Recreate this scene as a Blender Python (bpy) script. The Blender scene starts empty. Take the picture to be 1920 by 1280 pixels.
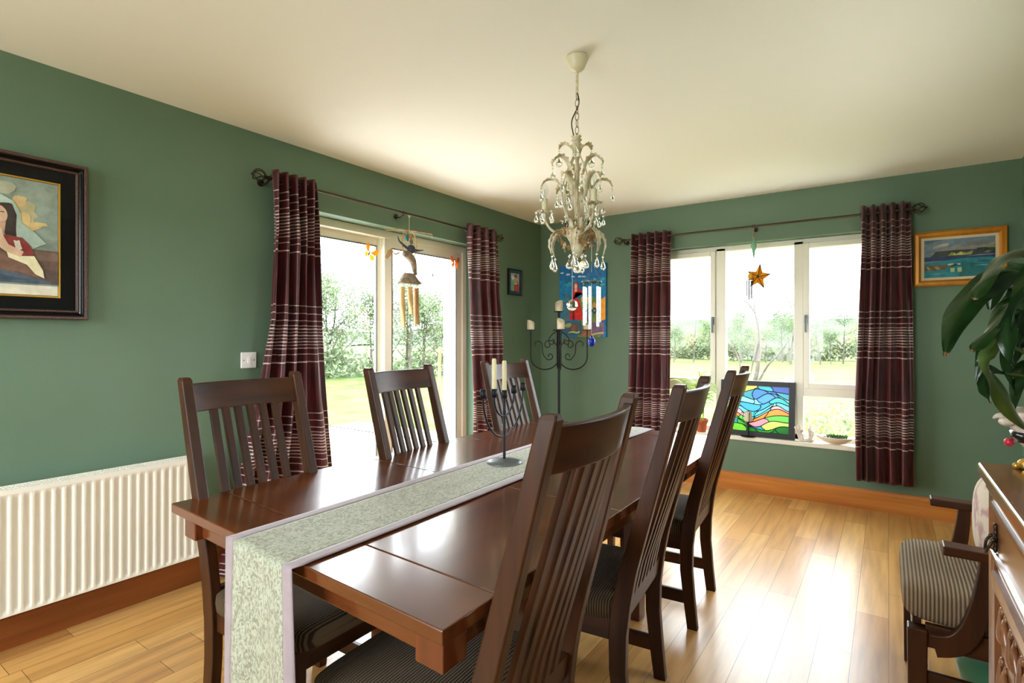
import bpy, math, random
from mathutils import Vector, Matrix, noise
PI = math.pi
sc = bpy.context.scene
COL = sc.collection
# ------------------------------------------------------------------ camera
cd = bpy.data.cameras.new('camera'); cam = bpy.data.objects.new('camera', cd); COL.objects.link(cam)
cd.sensor_width = 36.0; cd.lens = 1014.0 / 1920 * 36.0
cd.shift_y = -7.0 / 1920
cd.clip_start = 0.05; cd.clip_end = 400
cam.location = (2.983, -4.826, 1.277); cam.rotation_euler = (PI / 2, 0, math.radians(34.77))
sc.camera = cam
# ------------------------------------------------------------------ sky, exposure
w = bpy.data.worlds.new('overcast_sky'); sc.world = w; w.use_nodes = True
bg = w.node_tree.nodes['Background']; bg.inputs[0].default_value = (0.88, 0.95, 1.0, 1); bg.inputs[1].default_value = 7.0
vs = sc.view_settings; vs.view_transform = 'Standard'; vs.look = 'None'; vs.gamma = 1.0; vs.exposure = 1.2
vs.use_curve_mapping = False
sc.cycles.max_bounces = 14; sc.cycles.diffuse_bounces = 8; sc.cycles.glossy_bounces = 6
sc.cycles.transparent_max_bounces = 24; sc.cycles.transmission_bounces = 10
sc.cycles.caustics_reflective = False; sc.cycles.caustics_refractive = False
sc.cycles.sample_clamp_indirect = 6.0; sc.cycles.use_denoising = True


def portal(name, loc, rot, sx, sy):           # sampling aid only: a portal lets the sky in, it emits nothing
    l = bpy.data.lights.new(name, 'AREA'); l.shape = 'RECTANGLE'; l.size = sx; l.size_y = sy
    l.cycles.is_portal = True
    o = bpy.data.objects.new(name, l); COL.objects.link(o); o.location = loc; o.rotation_euler = rot


portal('sky_portal', (-0.43, -1.97, 1.05), (0, -PI / 2, 0), 2.1, 1.8)       # sliding door, facing +x
portal('sky_portal', (2.09, 0.43, 1.26), (-PI / 2, 0, 0), 1.8, 1.64)        # window, facing -y
portal('sky_portal', (1.05, -6.82, 1.52), (PI / 2, 0, 0), 1.9, 1.66)           # unseen rear wall opening behind the camera, facing +y
portal('sky_portal', (4.03, -5.75, 1.5), (0, PI / 2, 0), 1.3, 1.0)         # side window behind the camera, facing -x


portal('sky_portal', (4.03, -2.225, 1.325), (0, PI / 2, 0), .95, .95)         # window in the right wall, outside the frame


# ------------------------------------------------------------------ mesh helpers
class MB:
    def __init__(s): s.v = []; s.f = []; s.m = []; s.s = []

    def add(s, vs_, fs, mi=0, smooth=False):
        b = len(s.v); s.v += [Vector(p) for p in vs_]
        for f in fs: s.f.append([i + b for i in f]); s.m.append(mi); s.s.append(smooth)
        return s

    def hexa(s, p, mi=0):   # p: 4 bottom ccw, 4 top ccw
        return s.add(p, [(3, 2, 1, 0), (4, 5, 6, 7), (0, 1, 5, 4), (1, 2, 6, 5), (2, 3, 7, 6), (3, 0, 4, 7)], mi)

    def box(s, x0, x1, y0, y1, z0, z1, mi=0):
        return s.hexa([(x0, y0, z0), (x1, y0, z0), (x1, y1, z0), (x0, y1, z0), (x0, y0, z1), (x1, y0, z1), (x1, y1, z1), (x0, y1, z1)], mi)

    def loft(s, secs, mi=0, smooth=True, caps=True, ring=False):
        n = len(secs[0]); vs_ = [p for q in secs for p in q]; fs = []
        k = len(secs); rng = k if ring else k - 1
        for i in range(rng):
            a = i * n; b = ((i + 1) % k) * n
            for j in range(n):
                j2 = (j + 1) % n
                fs.append((a + j, a + j2, b + j2, b + j))
        s.add(vs_, fs, mi, smooth)
        if caps and not ring:
            s.add(secs[0], [tuple(range(n))[::-1]], mi); s.add(secs[-1], [tuple(range(n))], mi)
        return s

    def tube(s, pts, r, n=8, mi=0, closed=False, caps=True):
        pts = [Vector(p) for p in pts]; k = len(pts)
        rs = r if isinstance(r, (list, tuple)) else [r] * k
        secs = []; up = None
        for i in range(k):
            if closed: t = pts[(i + 1) % k] - pts[i - 1]
            else: t = pts[min(i + 1, k - 1)] - pts[max(i - 1, 0)]
            t = t.normalized() if t.length > 1e-9 else Vector((0, 0, 1))
            if up is None: up = Vector((0, 0, 1)) if abs(t.z) < .9 else Vector((1, 0, 0))
            a = up - t * up.dot(t)
            if a.length < 1e-4: a = t.orthogonal()
            a.normalize(); up = a; b = t.cross(a)
            secs.append([pts[i] + (a * math.cos(2 * PI * j / n) + b * math.sin(2 * PI * j / n)) * rs[i] for j in range(n)])
        return s.loft(secs, mi, True, caps, closed)

    def lathe(s, prof, n=20, org=(0, 0, 0), mi=0, caps=True, M=None):
        org = Vector(org); secs = []
        for r, z in prof:
            q = [Vector((r * math.cos(2 * PI * j / n), r * math.sin(2 * PI * j / n), z)) for j in range(n)]
            if M: q = [M @ p for p in q]
            secs.append([p + org for p in q])
        return s.loft(secs, mi, True, caps)

    def ball(s, c, r, nu=12, nv=8, mi=0, e1=1.0, e2=1.0, M=None):
        rx, ry, rz = r if isinstance(r, (list, tuple)) else (r, r, r)
        c = Vector(c); sg = lambda x, e: math.copysign(abs(x) ** e, x); secs = []
        for i in range(nv + 1):
            th = -PI / 2 + PI * i / nv
            th = max(min(th, PI / 2 - .02), -PI / 2 + .02)
            q = [Vector((rx * sg(math.cos(th), e1) * sg(math.cos(2 * PI * j / nu), e2), ry * sg(math.cos(th), e1) * sg(math.sin(2 * PI * j / nu), e2), rz * sg(math.sin(th), e1))) for j in range(nu)]
            if M: q = [M @ p for p in q]
            secs.append([p + c for p in q])
        return s.loft(secs, mi, True, True)

    def grid(s, fn, nu, nv, mi=0, smooth=True):
        vs_ = [fn(i / nu, j / nv) for j in range(nv + 1) for i in range(nu + 1)]
        fs = [(j * (nu + 1) + i, j * (nu + 1) + i + 1, (j + 1) * (nu + 1) + i + 1, (j + 1) * (nu + 1) + i) for j in range(nv) for i in range(nu)]
        return s.add(vs_, fs, mi, smooth)

    def bar(s, p0, p1, wd, dp, side=(0, 1, 0), mi=0, w1=None, d1=None):
        p0 = Vector(p0); p1 = Vector(p1); t = (p1 - p0).normalized(); a = Vector(side); a = (a - t * a.dot(t)).normalized(); b = t.cross(a)
        w1 = wd if w1 is None else w1; d1 = dp if d1 is None else d1
        q = lambda p, ww, dd: [p + a * sx * ww / 2 + b * sy * dd / 2 for sx, sy in ((-1, -1), (1, -1), (1, 1), (-1, 1))]
        return s.hexa(q(p0, wd, dp) + q(p1, w1, d1), mi)

    def build(s, name, mats, parent=None, org=(0, 0, 0), bevel=0, solid=0, sub=0, seg=2):
        me = bpy.data.meshes.new(name); o_ = Vector(org)
        me.from_pydata([p - o_ for p in s.v], [], s.f)
        if not isinstance(mats, (list, tuple)): mats = [mats]
        for m in mats: me.materials.append(m)
        me.polygons.foreach_set('material_index', s.m); me.polygons.foreach_set('use_smooth', s.s)
        me.validate(); me.update()
        o = bpy.data.objects.new(name, me); COL.objects.link(o)
        if parent: o.parent = parent
        else: o.location = o_
        if bevel:
            b = o.modifiers.new('bevel', 'BEVEL'); b.width = bevel; b.segments = seg; b.limit_method = 'ANGLE'; b.angle_limit = .6
        if solid:
            b = o.modifiers.new('solid', 'SOLIDIFY'); b.thickness = solid; b.offset = 0
        if sub:
            b = o.modifiers.new('sub', 'SUBSURF'); b.levels = sub; b.render_levels = sub
        return o


def tag(o, label=None, cat=None, group=None, kind=None):
    if label: o['label'] = label
    if cat: o['category'] = cat
    if group: o['group'] = group
    if kind: o['kind'] = kind
    return o


def thing(name, loc, label, cat, group=None, rz=0):
    o = bpy.data.objects.new(name, None); COL.objects.link(o); o.location = loc; o.rotation_euler = (0, 0, rz); o.empty_display_size = .05
    return tag(o, label, cat, group)


def struct(o): o['kind'] = 'structure'; return o


def copy_tree(o, parent=None):
    c = o.copy(); COL.objects.link(c)
    if parent: c.parent = parent
    for ch in [x for x in o.children]: copy_tree(ch, c)
    return c


def cr(pts, n=6):           # Catmull-Rom through points
    pts = [Vector(p) for p in pts]; P = [pts[0]] + pts + [pts[-1]]; out = []
    for i in range(1, len(P) - 2):
        a, b, c, d = P[i - 1:i + 3]
        for k in range(n):
            t = k / n
            out.append(.5 * ((2 * b) + (c - a) * t + (2 * a - 5 * b + 4 * c - d) * t * t + (3 * b - a - 3 * c + d) * t ** 3))
    return out + [pts[-1]]


# ------------------------------------------------------------------ materials
def new_mat(name):
    m = bpy.data.materials.new(name); m.use_nodes = True; nt = m.node_tree
    return m, nt, nt.nodes['Principled BSDF'], nt.links


def node(nt, t, **kw):
    n = nt.nodes.new(t)
    for k, v in kw.items(): setattr(n, k, v)
    return n


def lin(r, g, b):
    f = lambda c: (c / 255 / 12.92) if c / 255 <= .04045 else ((c / 255 + .055) / 1.055) ** 2.4
    return (f(r), f(g), f(b), 1)


def mix(c, d, t): return tuple(c[i] * (1 - t) + d[i] * t for i in range(3)) + (1,)


def mat(name, c, rough=.5, metal=0, c2=None, scale=(8, 8, 8), bump=0, bscale=None, spec=.5, coat=0, sheen=0, detail=4, contrast=(.35, .65), transl=0):
    m, nt, p, L = new_mat(name)
    p.inputs['Base Color'].default_value = c; p.inputs['Roughness'].default_value = rough; p.inputs['Metallic'].default_value = metal
    p.inputs['Specular IOR Level'].default_value = spec; p.inputs['Coat Weight'].default_value = coat; p.inputs['Coat Roughness'].default_value = .12
    p.inputs['Sheen Weight'].default_value = sheen
    src = None
    if c2 is not None or bump:
        tc = node(nt, 'ShaderNodeTexCoord'); mp = node(nt, 'ShaderNodeMapping'); mp.inputs['Scale'].default_value = scale
        L.new(tc.outputs['Object'], mp.inputs[0])
        nz = node(nt, 'ShaderNodeTexNoise'); nz.inputs['Scale'].default_value = 1; nz.inputs['Detail'].default_value = detail
        L.new(mp.outputs[0], nz.inputs['Vector'])
        if c2 is not None:
            r = node(nt, 'ShaderNodeValToRGB'); r.color_ramp.elements[0].position = contrast[0]; r.color_ramp.elements[1].position = contrast[1]
            r.color_ramp.elements[0].color = c; r.color_ramp.elements[1].color = c2
            L.new(nz.outputs[0], r.inputs[0]); L.new(r.outputs[0], p.inputs['Base Color']); src = r.outputs[0]
        if bump:
            if bscale:
                mp2 = node(nt, 'ShaderNodeMapping'); mp2.inputs['Scale'].default_value = bscale; L.new(tc.outputs['Object'], mp2.inputs[0])
                nz = node(nt, 'ShaderNodeTexNoise'); nz.inputs['Scale'].default_value = 1; L.new(mp2.outputs[0], nz.inputs['Vector'])
            b = node(nt, 'ShaderNodeBump'); b.inputs['Strength'].default_value = bump; b.inputs['Distance'].default_value = .01
            L.new(nz.outputs[0], b.inputs['Height']); L.new(b.outputs[0], p.inputs['Normal'])
    if transl:
        t = node(nt, 'ShaderNodeBsdfTranslucent'); t.inputs[0].default_value = c
        if src: L.new(src, t.inputs[0])
        mx = node(nt, 'ShaderNodeMixShader'); mx.inputs[0].default_value = transl
        L.new(p.outputs[0], mx.inputs[1]); L.new(t.outputs[0], mx.inputs[2]); L.new(mx.outputs[0], nt.nodes['Material Output'].inputs[0])
    return m


def wood(name, c, c2, axis, rough=.3, fine=26, coat=.3, long=1.6, bump=.03, spec=.5):
    s = [fine] * 3; s[axis] = long
    return mat(name, c, rough, 0, c2, tuple(s), bump=bump, coat=coat, detail=6, contrast=(.3, .72), spec=spec)


def cord(name, c, c2, pitch, axis=0):
    m, nt, p, L = new_mat(name); p.inputs['Roughness'].default_value = .95; p.inputs['Sheen Weight'].default_value = .05; p.inputs['Specular IOR Level'].default_value = .15
    tc = node(nt, 'ShaderNodeTexCoord'); wv = node(nt, 'ShaderNodeTexWave'); wv.bands_direction = 'XYZ'[axis]
    wv.inputs['Scale'].default_value = 2 * PI / (20 * pitch); wv.inputs['Distortion'].default_value = .35; wv.inputs['Detail Scale'].default_value = 3
    L.new(tc.outputs['Object'], wv.inputs['Vector'])
    r = node(nt, 'ShaderNodeValToRGB'); r.color_ramp.elements[0].color = c; r.color_ramp.elements[1].color = c2
    r.color_ramp.elements[0].position = .25; r.color_ramp.elements[1].position = .75
    L.new(wv.outputs[1], r.inputs[0]); L.new(r.outputs[0], p.inputs['Base Color'])
    b = node(nt, 'ShaderNodeBump'); b.inputs['Strength'].default_value = .5; b.inputs['Distance'].default_value = .006
    L.new(wv.outputs[1], b.inputs['Height']); L.new(b.outputs[0], p.inputs['Normal'])
    return m


def pane_mat(name, tint=(1, 1, 1, 1), ior=1.2):
    m, nt, p, L = new_mat(name); nt.nodes.remove(p)
    t = node(nt, 'ShaderNodeBsdfTransparent'); t.inputs[0].default_value = tint
    g = node(nt, 'ShaderNodeBsdfGlossy'); g.inputs['Roughness'].default_value = 0.0
    f = node(nt, 'ShaderNodeFresnel'); gi = node(nt, 'ShaderNodeNewGeometry')   # same reflectance from both sides of a pane
    L.new(_math(nt, L, 'SUBTRACT', ior, _math(nt, L, 'MULTIPLY', gi.outputs['Backfacing'], ior - 1 / ior)), f.inputs[0])
    mx = node(nt, 'ShaderNodeMixShader'); L.new(f.outputs[0], mx.inputs[0]); L.new(t.outputs[0], mx.inputs[1]); L.new(g.outputs[0], mx.inputs[2])
    L.new(mx.outputs[0], nt.nodes['Material Output'].inputs[0]); return m


def glass_mat(name, c, rough=.0, body=.0):
    m, nt, p, L = new_mat(name); p.inputs['Base Color'].default_value = c; p.inputs['Roughness'].default_value = rough
    p.inputs['Transmission Weight'].default_value = 1 - body; p.inputs['IOR'].default_value = 1.5; return m


def stained(name, c):
    m, nt, p, L = new_mat(name); p.inputs['Base Color'].default_value = c; p.inputs['Roughness'].default_value = .25
    t = node(nt, 'ShaderNodeBsdfTranslucent'); t.inputs[0].default_value = c
    mx = node(nt, 'ShaderNodeMixShader'); mx.inputs[0].default_value = .4
    L.new(p.outputs[0], mx.inputs[1]); L.new(t.outputs[0], mx.inputs[2]); L.new(mx.outputs[0], nt.nodes['Material Output'].inputs[0]); return m


def floor_mat():
    m, nt, p, L = new_mat('oak_planks'); M = lambda op, a, b=None: _math(nt, L, op, a, b)
    tc = node(nt, 'ShaderNodeTexCoord'); sp = node(nt, 'ShaderNodeSeparateXYZ'); L.new(tc.outputs['Object'], sp.inputs[0])
    W = .1245
    row = M('FLOOR', M('DIVIDE', sp.outputs[0], W)); wn = node(nt, 'ShaderNodeTexWhiteNoise', noise_dimensions='1D'); L.new(row, wn.inputs['W'])
    y2 = M('ADD', sp.outputs[1], M('MULTIPLY', wn.outputs[0], 3.7))
    cb = node(nt, 'ShaderNodeCombineXYZ'); L.new(y2, cb.inputs[0]); L.new(sp.outputs[0], cb.inputs[1])
    br = node(nt, 'ShaderNodeTexBrick'); br.offset = 0; br.inputs['Scale'].default_value = 1; br.inputs['Brick Width'].default_value = .92
    br.inputs['Row Height'].default_value = W; br.inputs['Mortar Size'].default_value = .0011; br.inputs['Mortar Smooth'].default_value = .3; br.inputs['Bias'].default_value = 0
    br.inputs['Color1'].default_value = lin(224, 177, 110); br.inputs['Color2'].default_value = lin(195, 142, 80); br.inputs['Mortar'].default_value = lin(70, 40, 18)
    L.new(cb.outputs[0], br.inputs['Vector'])
    mp = node(nt, 'ShaderNodeMapping'); mp.inputs['Scale'].default_value = (30, 2.2, 1); L.new(tc.outputs['Object'], mp.inputs[0])
    ad = node(nt, 'ShaderNodeVectorMath', operation='ADD'); L.new(mp.outputs[0], ad.inputs[0])
    cb2 = node(nt, 'ShaderNodeCombineXYZ'); L.new(M('MULTIPLY', row, 7.31), cb2.inputs[2]); L.new(cb2.outputs[0], ad.inputs[1])
    nz = node(nt, 'ShaderNodeTexNoise'); nz.inputs['Scale'].default_value = 1; nz.inputs['Detail'].default_value = 6; L.new(ad.outputs[0], nz.inputs['Vector'])
    rp = node(nt, 'ShaderNodeValToRGB'); rp.color_ramp.elements[0].color = (.62, .55, .48, 1); rp.color_ramp.elements[1].color = (1.06, 1.04, 1.0, 1)
    rp.color_ramp.elements[0].position = .25; rp.color_ramp.elements[1].position = .6; L.new(nz.outputs[0], rp.inputs[0])
    mx = node(nt, 'ShaderNodeMix', data_type='RGBA', blend_type='MULTIPLY'); mx.inputs[0].default_value = .8
    L.new(br.outputs[0], mx.inputs[6]); L.new(rp.outputs[0], mx.inputs[7]); L.new(mx.outputs[2], p.inputs['Base Color'])
    p.inputs['Roughness'].default_value = .3; p.inputs['Specular IOR Level'].default_value = .75
    b = node(nt, 'ShaderNodeBump'); b.inputs['Strength'].default_value = .35; b.inputs['Distance'].default_value = .002; b.invert = True
    L.new(br.outputs['Fac'], b.inputs['Height'])
    b2 = node(nt, 'ShaderNodeBump'); b2.inputs['Strength'].default_value = .05; b2.inputs['Distance'].default_value = .003; L.new(nz.outputs[0], b2.inputs['Height']); L.new(b.outputs[0], b2.inputs['Normal'])
    L.new(b2.outputs[0], p.inputs['Normal']); return m


def _math(nt, L, op, a, b=None):
    n = node(nt, 'ShaderNodeMath', operation=op)
    for i, q in enumerate((a, b)):
        if q is None: continue
        if isinstance(q, (int, float)): n.inputs[i].default_value = q
        else: L.new(q, n.inputs[i])
    return n.outputs[0]


def curtain_mat():
    m, nt, p, L = new_mat('burgundy_satin'); M = lambda op, a, b=None: _math(nt, L, op, a, b)
    tc = node(nt, 'ShaderNodeTexCoord'); sp = node(nt, 'ShaderNodeSeparateXYZ'); L.new(tc.outputs['Object'], sp.inputs[0])
    nzw = node(nt, 'ShaderNodeTexNoise'); nzw.inputs['Scale'].default_value = 9; L.new(tc.outputs['Object'], nzw.inputs['Vector'])
    z = M('ADD', M('ADD', sp.outputs[2], 2.2), M('MULTIPLY', M('SUBTRACT', nzw.outputs[0], .5), .012))
    u = M('MODULO', M('SUBTRACT', 2.125 + 65 * .01 * 10, z), .65)           # distance below the top line of each band
    u = M('DIVIDE', u, .65)
    r = node(nt, 'ShaderNodeValToRGB'); r.color_ramp.interpolation = 'CONSTANT'
    lines = [.004, .05, .093, .122, .142, .161, .180, .199, .218, .237, .258, .292, .340]
    el = r.color_ramp.elements; el[0].position = 0; el[0].color = (0, 0, 0, 1); el[1].position = .999; el[1].color = (0, 0, 0, 1)
    for q in lines:
        e = el.new(q / .65); e.color = (1, 1, 1, 1); e = el.new((q + .0055) / .65); e.color = (0, 0, 0, 1)
    L.new(u, r.inputs[0])
    mp = node(nt, 'ShaderNodeMapping'); mp.inputs['Scale'].default_value = (40, 40, 5); L.new(tc.outputs['Object'], mp.inputs[0])
    nz = node(nt, 'ShaderNodeTexNoise'); nz.inputs['Scale'].default_value = 1; L.new(mp.outputs[0], nz.inputs['Vector'])
    base = node(nt, 'ShaderNodeValToRGB'); base.color_ramp.elements[0].color = lin(54, 16, 21); base.color_ramp.elements[1].color = lin(98, 33, 38)
    base.color_ramp.elements[0].position = .3; base.color_ramp.elements[1].position = .7; L.new(nz.outputs[0], base.inputs[0])
    mx = node(nt, 'ShaderNodeMix', data_type='RGBA'); L.new(r.outputs[0], mx.inputs[0]); L.new(base.outputs[0], mx.inputs[6]); mx.inputs[7].default_value = lin(205, 186, 180)
    L.new(mx.outputs[2], p.inputs['Base Color']); p.inputs['Roughness'].default_value = .42; p.inputs['Sheen Weight'].default_value = .3; p.inputs['Sheen Roughness'].default_value = .4
    t = node(nt, 'ShaderNodeBsdfTranslucent'); L.new(mx.outputs[2], t.inputs[0])
    ms = node(nt, 'ShaderNodeMixShader'); ms.inputs[0].default_value = .10
    L.new(p.outputs[0], ms.inputs[1]); L.new(t.outputs[0], ms.inputs[2]); L.new(ms.outputs[0], nt.nodes['Material Output'].inputs[0]); return m


def jacquard_mat():
    m, nt, p, L = new_mat('sage_jacquard'); tc = node(nt, 'ShaderNodeTexCoord')
    mp = node(nt, 'ShaderNodeMapping'); mp.inputs['Scale'].default_value = (75, 50, 50); L.new(tc.outputs['Object'], mp.inputs[0])
    nz = node(nt, 'ShaderNodeTexNoise'); nz.inputs['Scale'].default_value = 1; nz.inputs['Detail'].default_value = 3; nz.inputs['Distortion'].default_value = 2.2
    L.new(mp.outputs[0], nz.inputs['Vector'])
    r = node(nt, 'ShaderNodeValToRGB'); e = r.color_ramp.elements; e[0].position = .42; e[1].position = .56; e[0].color = lin(128, 126, 106); e[1].color = lin(168, 171, 150)
    L.new(nz.outputs[0], r.inputs[0]); L.new(r.outputs[0], p.inputs['Base Color']); p.inputs['Roughness'].default_value = .75; p.inputs['Sheen Weight'].default_value = .2
    b = node(nt, 'ShaderNodeBump'); b.inputs['Strength'].default_value = .35; b.inputs['Distance'].default_value = .002; L.new(nz.outputs[0], b.inputs['Height']); L.new(b.outputs[0], p.inputs['Normal'])
    return m


WALL = mat('green_wall_paint', lin(97, 121, 99), .62, c2=lin(101, 125, 103), scale=(2, 2, 2), bump=.05, bscale=(60, 60, 60))
RENDERW = mat('white_exterior_render', lin(235, 235, 230), .8)
CEIL = mat('cream_ceiling_paint', lin(247, 245, 238), .8, bump=.02, bscale=(40, 40, 40))
FLOOR = floor_mat()
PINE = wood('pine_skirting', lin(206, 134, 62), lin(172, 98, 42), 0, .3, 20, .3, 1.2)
PINEY = wood('pine_skirting_shaded', lin(150, 84, 38), lin(116, 60, 26), 1, .3, 20, .3, 1.2)  # same pine, darkened: shade along the left wall is in the colour
UPVC = mat('white_upvc', lin(232, 228, 214), .3)
GASKET = mat('grey_gasket', lin(90, 96, 100), .6)
PANE = pane_mat('window_glass')
CHW = [wood('chair_wood_%s' % 'xyz'[a], lin(76, 40, 15), lin(40, 20, 7), a, .4, 22, 0, 1.5, spec=.3) for a in range(3)]
TBL = wood('table_wood_y', lin(104, 54, 25), lin(68, 33, 14), 1, .24, 16, .45, 1.0)
TBLX = wood('table_wood_x', lin(110, 56, 24), lin(76, 37, 15), 0, .24, 16, .45, 1.0)
TBLZ = wood('table_wood_z', lin(112, 54, 24), lin(76, 34, 15), 2, .3, 16, .3, 1.2)
SBW = [wood('sideboard_wood_%s' % 'xyz'[a], lin(142, 92, 56), lin(100, 60, 34), a, .28, 24, .4, 1.6) for a in range(3)]
CORD = cord('olive_cord_fabric', lin(52, 39, 26), lin(100, 82, 58), .0082)
CORDL = cord('taupe_cord_fabric', lin(98, 80, 62), lin(160, 140, 114), .0105)
CURT = curtain_mat()
JACQ = jacquard_mat()
MAUVE = mat('mauve_cotton', lin(152, 136, 141), .75, sheen=.3, c2=lin(142, 126, 131), scale=(20, 20, 20))
IRON = mat('black_iron', lin(36, 36, 38), .5, .6, bump=.05, bscale=(80, 80, 80))
PEWTER = mat('dull_grey_iron', lin(98, 104, 106), .42, .5)
BRONZE = mat('aged_bronze', lin(70, 58, 46), .4, .8)
CHAINM = mat('antique_chain', lin(150, 130, 96), .4, .5)
STEEL = mat('polished_aluminium', lin(225, 228, 230), .25, .85)
WAX = mat('ivory_wax', lin(238, 226, 184), .5, transl=.25)
WAXW = mat('cream_wax', lin(226, 214, 186), .55, transl=.2)
CHAR = mat('charred_wick', lin(50, 42, 36), .8)
ENAMEL = mat('white_radiator_enamel', lin(236, 232, 220), .35)
PLAST = mat('white_plastic', lin(234, 230, 226), .35)
BLACKP = mat('black_lacquer', lin(16, 15, 16), .18)
MOUNTB = mat('black_mount_card', lin(14, 13, 13), .7, spec=.15)
BEAD = mat('brown_beaded_moulding', lin(96, 70, 60), .4, c2=lin(60, 40, 34), scale=(150, 150, 150))
GILT = mat('gilt', lin(196, 152, 62), .35, .6)
GOLDW = mat('gold_leaf_frame', lin(206, 140, 44), .38, .35, c2=lin(182, 112, 30), scale=(10, 10, 3))
LINEN = mat('cream_linen_slip', lin(214, 196, 166), .7)
CREAMM = mat('cream_painted_metal', lin(226, 216, 188), .5, c2=lin(196, 178, 140), scale=(40, 40, 40))
CREAMC = mat('cream_ceramic', lin(222, 212, 182), .3)
BLOOM = mat('tan_enamel_flower', lin(202, 168, 118), .5, c2=lin(170, 130, 86), scale=(60, 60, 60))
CRYSTAL = glass_mat('crystal', (1, 1, 1, 1))
CLEARG = pane_mat('bulb_glass', (.93, .94, .93, 1), 1.6)
BLUEG = glass_mat('cobalt_glass', (.03, .05, .55, 1), .02, .35)
TEALB = mat('teal_bead', lin(40, 120, 130), .2)
BAMBOO = mat('bamboo', lin(206, 164, 106), .5, c2=lin(150, 104, 56), scale=(20, 20, 4))
DRIFT = mat('grey_driftwood', lin(148, 130, 108), .8, c2=lin(108, 92, 76), scale=(30, 30, 30))
STRING = mat('pale_string', lin(214, 208, 190), .8)
TERRA = mat('terracotta', lin(186, 98, 60), .8, c2=lin(170, 86, 52), scale=(12, 12, 12))
SOIL = mat('potting_soil', lin(52, 38, 28), .95)
LEAFL = mat('lime_leaf', lin(172, 206, 62), .45, c2=lin(136, 182, 48), scale=(10, 10, 10), transl=.45)
LEAFD = mat('dark_glossy_leaf', lin(34, 66, 24), .25, c2=lin(24, 50, 18), scale=(14, 14, 14), transl=.12)
LEAFG = mat('yellowing_leaf', lin(94, 108, 50), .32, c2=lin(62, 92, 38), scale=(16, 16, 16), transl=.15)
LEAFTIP = mat('dry_brown_leaf', lin(132, 98, 62), .6)
CORAL = mat('white_coral', lin(226, 218, 208), .8, c2=lin(196, 182, 170), scale=(40, 40, 40))
SHELL = mat('pearl_shell', lin(228, 214, 196), .35, c2=lin(204, 178, 150), scale=(6, 30, 30))
SUCC = mat('succulent_green', lin(88, 140, 52), .4, c2=lin(60, 108, 60), scale=(30, 30, 30), transl=.1)
LEAD = mat('lead_came', lin(34, 34, 38), .5, .3)
GREENV = mat('green_velvet', lin(64, 138, 100), .8, sheen=.6)
GREYTW = mat('grey_patterned_fabric', lin(120, 112, 104), .9, c2=lin(74, 68, 64), scale=(45, 45, 20))
CREAMF = mat('cream_fringed_fabric', lin(216, 204, 184), .9, c2=lin(188, 150, 150), scale=(18, 18, 18), contrast=(.5, .62))
REDB = mat('red_bead', lin(196, 40, 66), .3)
STONE = mat('mosaic_shell_stone', lin(176, 156, 138), .5, c2=lin(224, 214, 200), scale=(60, 60, 60))
AMBERG = stained('amber_glass', lin(238, 180, 20))
AMBERD = stained('deep_amber_glass', lin(210, 140, 16))
SEAG = stained('sea_green_glass', lin(150, 200, 170))
_pc = {}


def paint(r, g, b):
    k = (r, g, b)
    if k not in _pc:
        c = lin(r, g, b); _pc[k] = mat('paint_%d_%d_%d' % k, c, .55, c2=mix(c, lin(min(r + 26, 255), min(g + 26, 255), min(b + 26, 255)), .8), scale=(26, 26, 26))
    return _pc[k]


# ------------------------------------------------------------------ room shell
H = 2.455
RX = 3.71
RY = -6.5
DY0, DY1, DH = -2.87, -1.07, 2.085          # sliding door opening
WX0, WX1, WZ0, WZ1 = 1.2, 2.98, .42, 2.077    # window opening
m = MB().box(-.005, RX + .005, RY - .1, .005, -.12, 0); struct(m.build('floor', FLOOR))
m = MB().box(-.4, RX + .3, RY - .3, .4, H, H + .15); struct(m.build('ceiling', CEIL))
m = MB()
for x0, x1, mi in ((-.16, 0, 0), (-.4, -.16, 1)):
    m.box(x0, x1, RY - .3, DY0, -.12, H, mi); m.box(x0, x1, DY1, .4, -.12, H, mi); m.box(x0, x1, DY0, DY1, DH, H, mi)
struct(m.build('wall_left', [WALL, RENDERW]))
m = MB()
for y0, y1, mi in ((0, .16, 0), (.16, .4, 1)):
    m.box(0, WX0, y0, y1, -.12, H, mi); m.box(WX1, RX + .3, y0, y1, -.12, H, mi); m.box(WX0, WX1, y0, y1, WZ1, H, mi); m.box(WX0, WX1, y0, y1, -.12, WZ0, mi)
struct(m.build('wall_back', [WALL, RENDERW]))
m = MB(); m.box(RX, RX + .3, -5.3, -2.7, -.12, H); m.box(RX, RX + .3, -1.75, 0, -.12, H); m.box(RX, RX + .3, -2.7, -1.75, 1.8, H); m.box(RX, RX + .3, -2.7, -1.75, -.12, .85); m.box(RX, RX + .3, RY - .3, -6.2, -.12, H); m.box(RX, RX + .3, -6.2, -5.3, 2.15, H); m.box(RX, RX + .3, -6.2, -5.3, -.12, .85); struct(m.build('wall_right', WALL))
m = MB(); m.box(0, .1, RY - .3, RY, -.12, H); m.box(2.0, RX, RY - .3, RY, -.12, H); m.box(.1, 2.0, RY - .3, RY, 2.35, H); m.box(.1, 2.0, RY - .3, RY, -.12, .7)
struct(m.build('wall_rear', WALL))


def skirt(m, P, a, b):      # P(s, off, z)
    prof = [(0, 0), (.02, 0), (.02, .125), (.014, .14), (.006, .148), (0, .148)]
    m.loft([[P(a, o, z) for o, z in prof], [P(b, o, z) for o, z in prof]], 0, False)


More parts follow.
